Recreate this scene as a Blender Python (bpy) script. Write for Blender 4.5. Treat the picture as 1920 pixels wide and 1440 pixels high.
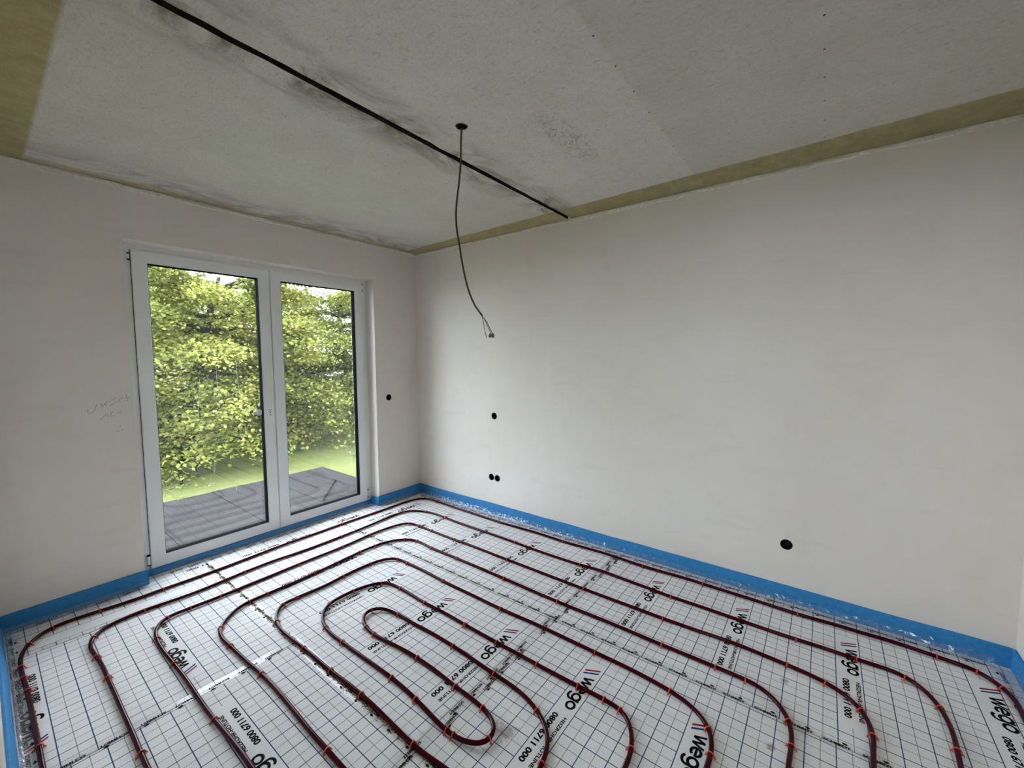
import bpy, bmesh, math, random
import numpy as np
from mathutils import Vector, Matrix
from mathutils.geometry import tessellate_polygon

for _o in list(bpy.data.objects):
    bpy.data.objects.remove(_o, do_unlink=True)
S = bpy.context.scene
COL = S.collection
random.seed(7)
RNG = np.random.default_rng(11)

# ------------------------------------------------------------------ camera
F_PX = 770.375
cam_d = bpy.data.cameras.new('camera')
cam_d.sensor_fit = 'HORIZONTAL'
cam_d.sensor_width = 36.0
cam_d.lens = F_PX * 36.0 / 1920.0
cam_d.clip_start = 0.02
cam_d.clip_end = 300
cam = bpy.data.objects.new('camera', cam_d)
COL.objects.link(cam)
_r = Vector((0.795919, 0.605386, -0.004595))
_d = Vector((0.038621, -0.058347, -0.997549))
_f = Vector((-0.60417, 0.793791, -0.06982))
_m = Matrix((_r, -_d, -_f)).transposed().to_4x4()
_m.translation = Vector((3.6561, -3.0459, 1.5615))
cam.matrix_world = _m
S.camera = cam

# ------------------------------------------------------------------ sky and exposure
SKY = 12.5
world = bpy.data.worlds.new('overcast_sky')
S.world = world
world.use_nodes = True
_bg = world.node_tree.nodes['Background']
_bg.inputs[0].default_value = (0.79, 0.885, 1.0, 1.0)
_bg.inputs[1].default_value = SKY
S.view_settings.view_transform = 'Standard'
S.view_settings.look = 'None'
S.view_settings.gamma = 1.0
S.view_settings.use_curve_mapping = False
S.view_settings.exposure = 0.0
S.cycles.max_bounces = 8
S.cycles.diffuse_bounces = 4
S.cycles.glossy_bounces = 3
S.cycles.transparent_max_bounces = 16
S.cycles.sample_clamp_indirect = 8.0
S.cycles.caustics_reflective = False
S.cycles.caustics_refractive = False

# ------------------------------------------------------------------ room dimensions (metres, floor mat at z = 0)
LX, WY, HC = 4.463, 3.055, 2.6786
WY1, WY2, WZ0, WZ1 = -2.408, -0.545, -0.02, 2.332
STRIP_H = 0.1

# ------------------------------------------------------------------ helpers
class MB:
    """collects vertices and faces, links them as one mesh object"""
    def __init__(self):
        self.v, self.f, self.m, self.uv = [], [], [], None
    def add(self, vs, fs, mi=0):
        o = len(self.v)
        self.v += [tuple(map(float, p)) for p in vs]
        self.f += [tuple(i + o for i in f) for f in fs]
        self.m += [mi] * len(fs)
        return self
    def box(self, x0, x1, y0, y1, z0, z1, mi=0):
        vs = [(x, y, z) for z in (z0, z1) for y in (y0, y1) for x in (x0, x1)]
        fs = [(0, 2, 3, 1), (4, 5, 7, 6), (0, 1, 5, 4), (2, 6, 7, 3), (0, 4, 6, 2), (1, 3, 7, 5)]
        return self.add(vs, fs, mi)
    def ring_x(self, y0, y1, z0, z1, a0, a1, b0, b1, xf, xb, mi=0):
        """rectangular frame in the yz plane: outer y0..y1,z0..z1, inner a0..a1,b0..b1, from x=xf (room side) to xb"""
        O = [(y0, z0), (y1, z0), (y1, z1), (y0, z1)]
        I = [(a0, b0), (a1, b0), (a1, b1), (a0, b1)]
        vs = [(xf, y, z) for y, z in O] + [(xf, y, z) for y, z in I] + [(xb, y, z) for y, z in O] + [(xb, y, z) for y, z in I]
        fs = []
        for i in range(4):
            j = (i + 1) % 4
            fs += [(i, j, 4 + j, 4 + i), (8 + j, 8 + i, 12 + i, 12 + j), (j, i, 8 + i, 8 + j), (4 + i, 4 + j, 12 + j, 12 + i)]
        return self.add(vs, fs, mi)
    def tube(self, pts, rad, n=8, caps=True, mi=0, up=(0, 0, 1)):
        P = np.array(pts, float)
        R = np.full(len(P), rad) if np.isscalar(rad) else np.array(rad, float)
        T = np.gradient(P, axis=0)
        T /= np.linalg.norm(T, axis=1)[:, None] + 1e-12
        U = np.array(up, float)
        vs = []
        for p, t, r in zip(P, T, R):
            s = np.cross(U, t)
            if np.linalg.norm(s) < 1e-3:
                s = np.cross((1, 0, 0), t)
            s /= np.linalg.norm(s)
            w = np.cross(t, s)
            for k in range(n):
                a = 2 * math.pi * k / n
                vs.append(p + r * (math.cos(a) * s + math.sin(a) * w))
        fs = []
        for i in range(len(P) - 1):
            for k in range(n):
                l = (k + 1) % n
                fs.append((i * n + k, i * n + l, (i + 1) * n + l, (i + 1) * n + k))
        if caps:
            fs.append(tuple(range(n - 1, -1, -1)))
            fs.append(tuple((len(P) - 1) * n + k for k in range(n)))
        return self.add(vs, fs, mi)
    def build(self, name, mats, parent=None, smooth=False):
        me = bpy.data.meshes.new(name)
        me.from_pydata(self.v, [], self.f)
        if not isinstance(mats, (list, tuple)):
            mats = [mats]
        for m in mats:
            me.materials.append(m)
        if len(mats) > 1:
            me.polygons.foreach_set('material_index', self.m)
        if smooth:
            me.polygons.foreach_set('use_smooth', [True] * len(me.polygons))
        me.update()
        return link(name, me, parent)

def link(name, me, parent=None):
    o = bpy.data.objects.new(name, me)
    COL.objects.link(o)
    if parent is not None:
        o.parent = parent
    return o

def tag(o, label=None, cat=None, group=None, kind=None):
    if label: o['label'] = label
    if cat: o['category'] = cat
    if group: o['group'] = group
    if kind: o['kind'] = kind
    return o

def empty(name, loc=(0, 0, 0)):
    o = bpy.data.objects.new(name, None)
    o.empty_display_size = 0.1
    COL.objects.link(o)
    o.location = loc
    return o

def resample(P, step):
    """Catmull-Rom through the points, then even spacing"""
    P = np.array(P, float)
    keep = [0]
    for i in range(1, len(P)):
        if np.linalg.norm(P[i] - P[keep[-1]]) > 0.025:
            keep.append(i)
    P = P[keep]
    E = np.vstack([2 * P[0] - P[1], P, 2 * P[-1] - P[-2]])
    out = []
    for i in range(1, len(E) - 2):
        p0, p1, p2, p3 = E[i - 1:i + 3]
        n = max(4, int(np.linalg.norm(p2 - p1) / (step * 0.5)))
        t = np.linspace(0, 1, n, endpoint=False)[:, None]
        out.append(0.5 * ((2 * p1) + (p2 - p0) * t + (2 * p0 - 5 * p1 + 4 * p2 - p3) * t ** 2 + (3 * p1 - p0 - 3 * p2 + p3) * t ** 3))
    Q = np.vstack(out + [P[-1:]])
    s = np.r_[0, np.cumsum(np.linalg.norm(np.diff(Q, axis=0), axis=1))]
    t = np.linspace(0, s[-1], int(s[-1] / step) + 1)
    return np.c_[tuple(np.interp(t, s, Q[:, k]) for k in range(Q.shape[1]))]

# ------------------------------------------------------------------ materials
class NT:
    """short-hand for node trees"""
    def __init__(self, name):
        self.mat = bpy.data.materials.new(name)
        self.mat.use_nodes = True
        self.t = self.mat.node_tree
        self.t.nodes.clear()
        self.out = self.n('ShaderNodeOutputMaterial')
    def n(self, typ, **kw):
        nd = self.t.nodes.new(typ)
        for k, v in kw.items():
            if k == 'i':
                for key, val in v.items():
                    self.set(nd.inputs[key], val)
            else:
                setattr(nd, k, v)
        return nd
    def set(self, sock, val):
        if isinstance(val, bpy.types.NodeSocket):
            self.t.links.new(val, sock)
        elif isinstance(val, (tuple, list)) and len(val) == 3 and sock.type == 'RGBA':
            sock.default_value = (*val, 1)
        else:
            sock.default_value = val
    def m(self, op, a, b=0.0, c=0.0, clamp=False):
        nd = self.n('ShaderNodeMath', operation=op, use_clamp=clamp)
        for k, v in enumerate((a, b, c)):
            self.set(nd.inputs[k], v)
        return nd.outputs[0]
    def noise(self, vec, scale, detail=4, rough=0.55, dist=0.0):
        nd = self.n('ShaderNodeTexNoise', i={'Scale': scale, 'Detail': detail, 'Roughness': rough, 'Distortion': dist})
        if vec is not None:
            self.set(nd.inputs['Vector'], vec)
        return nd.outputs['Fac']
    def mapr(self, v, a, b, c=0.0, d=1.0):
        nd = self.n('ShaderNodeMapRange', clamp=True)
        for k, x in zip(('Value', 'From Min', 'From Max', 'To Min', 'To Max'), (v, a, b, c, d)):
            self.set(nd.inputs[k], x)
        return nd.outputs[0]
    def mix(self, f, a, b):
        nd = self.n('ShaderNodeMix', data_type='RGBA')
        self.set(nd.inputs[0], f); self.set(nd.inputs[6], a); self.set(nd.inputs[7], b)
        return nd.outputs[2]
    def obj(self):
        return self.n('ShaderNodeTexCoord').outputs['Object']
    def xyz(self, vec):
        s = self.n('ShaderNodeSeparateXYZ'); self.set(s.inputs[0], vec)
        return s.outputs
    def vmul(self, vec, k):
        nd = self.n('ShaderNodeVectorMath', operation='MULTIPLY')
        self.set(nd.inputs[0], vec); nd.inputs[1].default_value = k
        return nd.outputs[0]
    def bsdf(self, color, rough=0.7, spec=0.5, metal=0.0, bump=None, bstr=0.3, bdist=0.01, **extra):
        b = self.n('ShaderNodeBsdfPrincipled', i={'Base Color': color, 'Roughness': rough, 'Specular IOR Level': spec, 'Metallic': metal})
        for k, v in extra.items():
            self.set(b.inputs[k.replace('_', ' ')], v)
        if bump is not None:
            bp = self.n('ShaderNodeBump', i={'Strength': bstr, 'Distance': bdist, 'Height': bump})
            self.t.links.new(bp.outputs[0], b.inputs['Normal'])
        self.t.links.new(b.outputs[0], self.out.inputs[0])
        return b

def plain(name, color, rough=0.5, spec=0.5, nscale=0, namt=0.0, bstr=0.0, metal=0.0):
    t = NT(name)
    if nscale:
        n = t.noise(t.obj(), nscale, 5)
        k = t.mapr(n, 0.25, 0.75, 1 - namt, 1 + namt)
        v = t.n('ShaderNodeVectorMath', operation='SCALE'); v.inputs[0].default_value = color; t.set(v.inputs['Scale'], k)
        t.bsdf(v.outputs[0], rough, spec, metal, bump=n if bstr else None, bstr=bstr)
    else:
        t.bsdf(color, rough, spec, metal)
    return t.mat

def plaster_material():
    t = NT('smoothed_plaster')
    o = t.obj()
    big = t.noise(o, 1.1, 3, 0.5)
    blot = t.noise(o, 4.5, 5, 0.6, 0.6)
    streak = t.noise(t.vmul(o, (7, 7, 0.9)), 1.6, 4, 0.6)
    trowel = t.noise(t.vmul(o, (1.2, 1.2, 6)), 2.2, 3, 0.5, 0.4)
    fine = t.noise(o, 160, 2, 0.5)
    c = t.mix(t.mapr(big, 0.35, 0.65), (0.80, 0.735, 0.665), (0.84, 0.785, 0.73))
    c = t.mix(t.m('MULTIPLY', t.mapr(blot, 0.52, 0.72), 0.30), c, (0.71, 0.65, 0.58))
    c = t.mix(t.m('MULTIPLY', t.mapr(streak, 0.55, 0.75), 0.22), c, (0.88, 0.835, 0.79))
    c = t.mix(t.m('MULTIPLY', t.mapr(trowel, 0.60, 0.72), 0.16), c, (0.66, 0.595, 0.53))
    h = t.m('ADD', t.m('MULTIPLY', blot, 0.6), t.m('MULTIPLY', fine, 0.12))
    t.bsdf(c, 0.82, 0.25, bump=h, bstr=0.16, bdist=0.02)
    return t.mat

def ceiling_material():
    t = NT('bare_concrete_soffit')
    o = t.obj()
    x, y, z = t.xyz(o)
    n1 = t.noise(o, 2.3, 5, 0.6)
    n2 = t.noise(t.vmul(o, (1, 0.55, 1)), 17, 5, 0.65, 0.5)
    n3 = t.noise(o, 120, 3, 0.6)
    pits = t.noise(t.vmul(o, (0.7, 1.3, 1)), 55, 3, 0.5, 0.8)
    c = t.mix(t.mapr(n1, 0.3, 0.7), (0.62, 0.585, 0.51), (0.70, 0.67, 0.60))
    # paler field between the groove and the formwork seam at x = 2.96
    wob = t.m('MULTIPLY', t.m('SUBTRACT', n1, 0.5), 0.35)
    pale = t.m('MULTIPLY', t.mapr(t.m('ADD', x, wob), 1.98, 2.25), t.mapr(t.m('ADD', x, t.m('MULTIPLY', wob, 0.05)), 2.955, 2.975, 1, 0))
    c = t.mix(t.m('MULTIPLY', pale, t.mapr(n2, 0.3, 0.7, 0.25, 0.75)), c, (0.80, 0.755, 0.715))
    c = t.mix(t.m('MULTIPLY', t.mapr(pits, 0.58, 0.76), 0.42), c, (0.27, 0.25, 0.205))
    c = t.mix(t.m('MULTIPLY', t.mapr(n3, 0.35, 0.65), 0.30), c, (0.45, 0.42, 0.36))
    # dark seepage stains along the groove
    dg = t.m('ABSOLUTE', t.m('SUBTRACT', x, 1.941))
    sn = t.noise(t.vmul(o, (1.0, 0.45, 1)), 6.0, 6, 0.7, 1.2)
    st = t.m('MULTIPLY', t.mapr(dg, 0.02, 0.22, 1, 0), t.mapr(sn, 0.42, 0.60))
    c = t.mix(t.m('MULTIPLY', st, 0.85), c, (0.13, 0.115, 0.08))
    # rusty crack marks near the middle
    cx = t.m('SUBTRACT', x, 2.55); cy = t.m('ADD', y, 1.1)
    rr = t.m('ADD', t.m('MULTIPLY', t.m('MULTIPLY', cx, cx), 90), t.m('MULTIPLY', t.m('MULTIPLY', cy, cy), 9))
    vn = t.noise(o, 9, 6, 0.7, 1.5)
    line = t.mapr(t.m('ABSOLUTE', t.m('SUBTRACT', vn, 0.5)), 0.0, 0.03, 1, 0)
    c = t.mix(t.m('MULTIPLY', t.m('MULTIPLY', line, t.mapr(rr, 0.2, 1.1, 1, 0)), 0.75), c, (0.26, 0.19, 0.10))
    # tan bonding primer brushed along the walls
    wn = t.noise(o, 14, 4, 0.6)
    ww = t.m('MULTIPLY', t.m('SUBTRACT', wn, 0.5), 0.035)
    edge_r = t.m('MULTIPLY_ADD', x, -0.03, -0.165)
    tan = t.mapr(t.m('SUBTRACT', t.m('ADD', y, ww), edge_r), -0.006, 0.012)
    tan = t.m('MAXIMUM', tan, t.mapr(t.m('ADD', y, t.m('MULTIPLY', ww, 0.4)), -2.795, -2.81))
    tan = t.m('MAXIMUM', tan, t.m('MULTIPLY', t.mapr(t.m('ADD', x, t.m('MULTIPLY', ww, 1.6)), 0.05, 0.10, 1, 0), 0.75))
    dirt = t.m('MULTIPLY', t.mapr(x, 0.05, 0.45, 1, 0), t.mapr(sn, 0.44, 0.60))
    c = t.mix(t.m('MULTIPLY', dirt, 0.75), c, (0.19, 0.165, 0.115))
    tc = t.mix(t.mapr(n2, 0.3, 0.7), (0.35, 0.275, 0.12), (0.46, 0.38, 0.195))
    tc = t.mix(t.m('MULTIPLY', t.mapr(n3, 0.62, 0.75), 0.7), tc, (0.5, 0.46, 0.33))
    c = t.mix(t.m('MULTIPLY', tan, 0.92), c, tc)
    h = t.m('ADD', t.m('MULTIPLY', n2, 0.5), t.m('ADD', t.m('MULTIPLY', pits, 0.5), t.m('MULTIPLY', n3, 0.25)))
    t.bsdf(c, 0.9, 0.2, bump=h, bstr=0.45, bdist=0.012)
    return t.mat

SMUDGES = [(2.661, -1.786, 0.05), (3.545, -1.204, 0.022), (3.559, -0.777, 0.02)]
def mat_material():
    """white tacker mat: UV in metres, u across the print bands, v along the reading direction"""
    t = NT('printed_tacker_foil')
    uv = t.n('ShaderNodeUVMap', uv_map='grid').outputs[0]
    u, v, _ = t.xyz(uv)
    o = t.obj()
    def near(c, period, off, half):
        q = t.m('SUBTRACT', t.m('ADD', c, off), t.m('MULTIPLY', t.m('FLOOR', t.m('DIVIDE', t.m('ADD', c, off), period)), period))
        d = t.m('ABSOLUTE', t.m('SUBTRACT', q, period / 2))          # period/2 at a line
        return t.mapr(d, period / 2 - half - 0.0003, period / 2 - half + 0.0003)
    su, sv = near(u, 0.1, 0.0, 0.0019), near(v, 0.1, 0.0, 0.0019)
    du, dv = near(u, 0.1, 0.05, 0.0014), near(v, 0.1, 0.05, 0.0014)
    dash_v = near(v, 0.0075, 0.0, 0.0026)
    dash_u = near(u, 0.0075, 0.0, 0.0026)
    du = t.m('MULTIPLY', du, dash_v); dv = t.m('MULTIPLY', dv, dash_u)
    # blank box behind the lettering
    fu = t.m('MODULO', t.m('ADD', u, 20.0), 0.5)
    fv = t.m('MODULO', t.m('ADD', v, 20.0), 1.0)
    inb = t.m('MULTIPLY', t.m('LESS_THAN', fu, 0.0985), t.m('GREATER_THAN', fu, 0.0015))
    fv2 = t.m('MODULO', t.m('ADD', v, 20.045), 1.0)
    inb = t.m('MULTIPLY', inb, t.m('LESS_THAN', fv2, 0.70))
    free = t.m('SUBTRACT', 1.0, inb)
    solid = t.m('MAXIMUM', su, t.m('MULTIPLY', sv, free))
    dash = t.m('MULTIPLY', t.m('MAXIMUM', du, dv), free)
    n1 = t.noise(o, 3.0, 5, 0.6)
    n2 = t.noise(o, 420, 2, 0.5)
    spots = t.noise(o, 38, 3, 0.6)
    foot = t.noise(o, 5.5, 6, 0.65, 0.8)
    c = t.mix(t.mapr(n1, 0.3, 0.7), (0.80, 0.785, 0.775), (0.87, 0.855, 0.85))
    c = t.mix(t.m('MULTIPLY', t.mapr(foot, 0.60, 0.74), 0.35), c, (0.65, 0.61, 0.57))
    c = t.mix(t.m('MULTIPLY', t.mapr(spots, 0.735, 0.78), 0.6), c, (0.28, 0.25, 0.21))
    x, y, _z = t.xyz(o)
    for sx, sy, r in SMUDGES:
        dx = t.m('SUBTRACT', x, sx); dy = t.m('SUBTRACT', y, sy)
        q = t.m('DIVIDE', t.m('SQRT', t.m('ADD', t.m('MULTIPLY', dx, dx), t.m('MULTIPLY', dy, dy))), r)
        k = t.m('MULTIPLY', t.mapr(t.m('ADD', q, t.m('MULTIPLY', t.m('SUBTRACT', spots, 0.5), 2.2)), 0.35, 1.0, 1, 0), 0.6)
        c = t.mix(k, c, (0.22, 0.15, 0.10))
    c = t.mix(t.m('MULTIPLY', dash, 0.85), c, (0.022, 0.026, 0.034))
    c = t.mix(t.m('MULTIPLY', solid, 0.95), c, (0.010, 0.050, 0.140))
    t.bsdf(c, t.mapr(n1, 0.3, 0.7, 0.6, 0.7), 0.0, bump=t.m('ADD', t.m('MULTIPLY', n2, 0.35), t.m('MULTIPLY', foot, 1.2)), bstr=0.10, bdist=0.01)
    return t.mat

def glass_material():
    t = NT('window_glass')
    g = t.n('ShaderNodeNewGeometry')
    ior = t.mapr(g.outputs['Backfacing'], 0, 1, 1.5, 1 / 1.5)
    fr = t.n('ShaderNodeFresnel'); t.set(fr.inputs[0], ior)
    tr = t.n('ShaderNodeBsdfTransparent', i={0: (0.985, 0.995, 0.99)})
    gl = t.n('ShaderNodeBsdfGlossy', i={'Roughness': 0.0, 'Color': (1, 1, 1)})
    mx = t.n('ShaderNodeMixShader')
    t.set(mx.inputs[0], t.m('MULTIPLY', fr.outputs[0], 1.7, clamp=True))
    t.t.links.new(tr.outputs[0], mx.inputs[1]); t.t.links.new(gl.outputs[0], mx.inputs[2])
    t.t.links.new(mx.outputs[0], t.out.inputs[0])
    return t.mat

def film_material(name, gloss, haze, rough, bumpscale, bstr=0.15):
    """clear foil: see-through, with a glossy skin and a trace of haze"""
    t = NT(name)
    n = t.noise(t.obj(), bumpscale, 4, 0.6, 0.5)
    bp = t.n('ShaderNodeBump', i={'Strength': bstr, 'Distance': 0.01, 'Height': n})
    gl = t.n('ShaderNodeBsdfGlossy', i={'Roughness': rough, 'Color': (1, 1, 1)})
    t.t.links.new(bp.outputs[0], gl.inputs['Normal'])
    df = t.n('ShaderNodeBsdfDiffuse', i={0: (0.8, 0.8, 0.78)})
    tr = t.n('ShaderNodeBsdfTransparent')
    m1 = t.n('ShaderNodeMixShader', i={0: haze})
    t.t.links.new(tr.outputs[0], m1.inputs[1]); t.t.links.new(df.outputs[0], m1.inputs[2])
    g = t.n('ShaderNodeNewGeometry')
    ior = t.mapr(g.outputs['Backfacing'], 0, 1, 1.45, 1 / 1.45)
    fr = t.n('ShaderNodeFresnel'); t.set(fr.inputs[0], ior); t.t.links.new(bp.outputs[0], fr.inputs['Normal'])
    mx = t.n('ShaderNodeMixShader'); t.set(mx.inputs[0], t.m('MULTIPLY', fr.outputs[0], gloss, clamp=True))
    t.t.links.new(m1.outputs[0], mx.inputs[1]); t.t.links.new(gl.outputs[0], mx.inputs[2])
    t.t.links.new(mx.outputs[0], t.out.inputs[0])
    return t.mat

def leaf_material(name, dark, light, yellow):
    t = NT(name)
    a = t.n('ShaderNodeAttribute', attribute_name='tone').outputs['Fac']
    c = t.mix(t.mapr(a, 0.0, 0.6), dark, light)
    c = t.mix(t.mapr(a, 0.6, 1.0), c, yellow)
    d = t.n('ShaderNodeBsdfPrincipled', i={'Base Color': c, 'Roughness': 0.5, 'Specular IOR Level': 0.25})
    tl = t.n('ShaderNodeBsdfTranslucent', i={0: c})
    mx = t.n('ShaderNodeMixShader', i={0: 0.42})
    t.t.links.new(d.outputs[0], mx.inputs[1]); t.t.links.new(tl.outputs[0], mx.inputs[2])
    t.t.links.new(mx.outputs[0], t.out.inputs[0])
    return t.mat

M = {}
M['plaster'] = plaster_material()
M['ceiling'] = ceiling_material()
M['foil'] = mat_material()
M['glass'] = glass_material()
M['lip'] = plain('ragged_plaster_edge', (0.80, 0.77, 0.69), 0.9, 0.2, 40, 0.18, 0.5)
M['groove'] = plain('shade_darkened_mortar', (0.028, 0.025, 0.018), 0.95, 0.1, 60, 0.5, 0.6)  # near-black colour carries the recess shade as well as the mortar tone
M['slab'] = plain('concrete_slab', (0.30, 0.29, 0.27), 0.9, 0.2, 8, 0.2, 0.3)
M['screed_dirt'] = plain('joint_dirt', (0.36, 0.29, 0.19), 0.9, 0.2, 90, 0.45, 0.6)
M['upvc'] = plain('white_window_profile', (0.88, 0.87, 0.855), 0.38, 0.45, 3, 0.03)
M['bead'] = plain('white_glazing_bead', (0.84, 0.84, 0.84), 0.25, 0.55, 3, 0.02)
M['gasket'] = plain('black_rubber_gasket', (0.003, 0.003, 0.003), 0.8, 0.02)
M['spacer'] = plain('dark_spacer_bar', (0.004, 0.004, 0.005), 0.8, 0.05)
M['hinge'] = plain('white_hinge_cover', (0.86, 0.86, 0.85), 0.35, 0.5)
M['black'] = plain('black_plastic', (0.006, 0.006, 0.006), 0.6, 0.2)
M['foam'] = plain('blue_foam', (0.036, 0.240, 0.540), 0.55, 0.3, 45, 0.14, 0.25)
M['print'] = plain('black_print', (0.006, 0.006, 0.007), 0.7, 0.04)
M['print_red'] = plain('red_print', (0.36, 0.018, 0.028), 0.7, 0.04)
M['print_blue'] = plain('blue_print', (0.016, 0.055, 0.20), 0.7, 0.04)
M['tape_print'] = plain('tape_print', (0.014, 0.008, 0.007), 0.7, 0.04)
M['tape'] = film_material('clear_parcel_tape', 0.8, 0.03, 0.12, 12, 0.12)
M['tape_dirty'] = film_material('dusty_parcel_tape', 0.9, 0.05, 0.12, 14, 0.2)
M['film'] = film_material('clear_polythene_film', 2.2, 0.02, 0.05, 25, 0.3)
M['pipe'] = plain('dark_red_heating_pipe', (0.046, 0.0020, 0.0056), 0.10, 0.10, 4, 0.10)
M['clip'] = plain('orange_red_clip', (0.62, 0.060, 0.028), 0.35, 0.4)
M['rod'] = plain('dull_dark_rod', (0.010, 0.009, 0.009), 0.95, 0.0)
M['cable'] = plain('grey_cable_sheath', (0.075, 0.068, 0.05), 0.5, 0.4)
M['wire_dark'] = plain('dark_wire', (0.02, 0.017, 0.015), 0.45, 0.4)
M['terminal'] = plain('grey_terminal', (0.16, 0.15, 0.14), 0.4, 0.5)
M['pencil'] = plain('pencil_graphite', (0.13, 0.13, 0.125), 0.8, 0.2)
M['white_dot'] = plain('white_disc', (0.9, 0.9, 0.9), 0.5, 0.3)
M['streak'] = plain('dried_water_streak', (0.75, 0.78, 0.72), 0.6, 0.3)
M['bark'] = plain('tree_bark', (0.016, 0.014, 0.012), 0.9, 0.2, 12, 0.4, 0.6)
M['leaf'] = leaf_material('maple_leaf', (0.055, 0.064, 0.014), (0.25, 0.265, 0.060), (0.50, 0.44, 0.11))
M['leaf_dark'] = leaf_material('shrub_leaf', (0.014, 0.034, 0.016), (0.040, 0.075, 0.035), (0.08, 0.11, 0.03))

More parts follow.
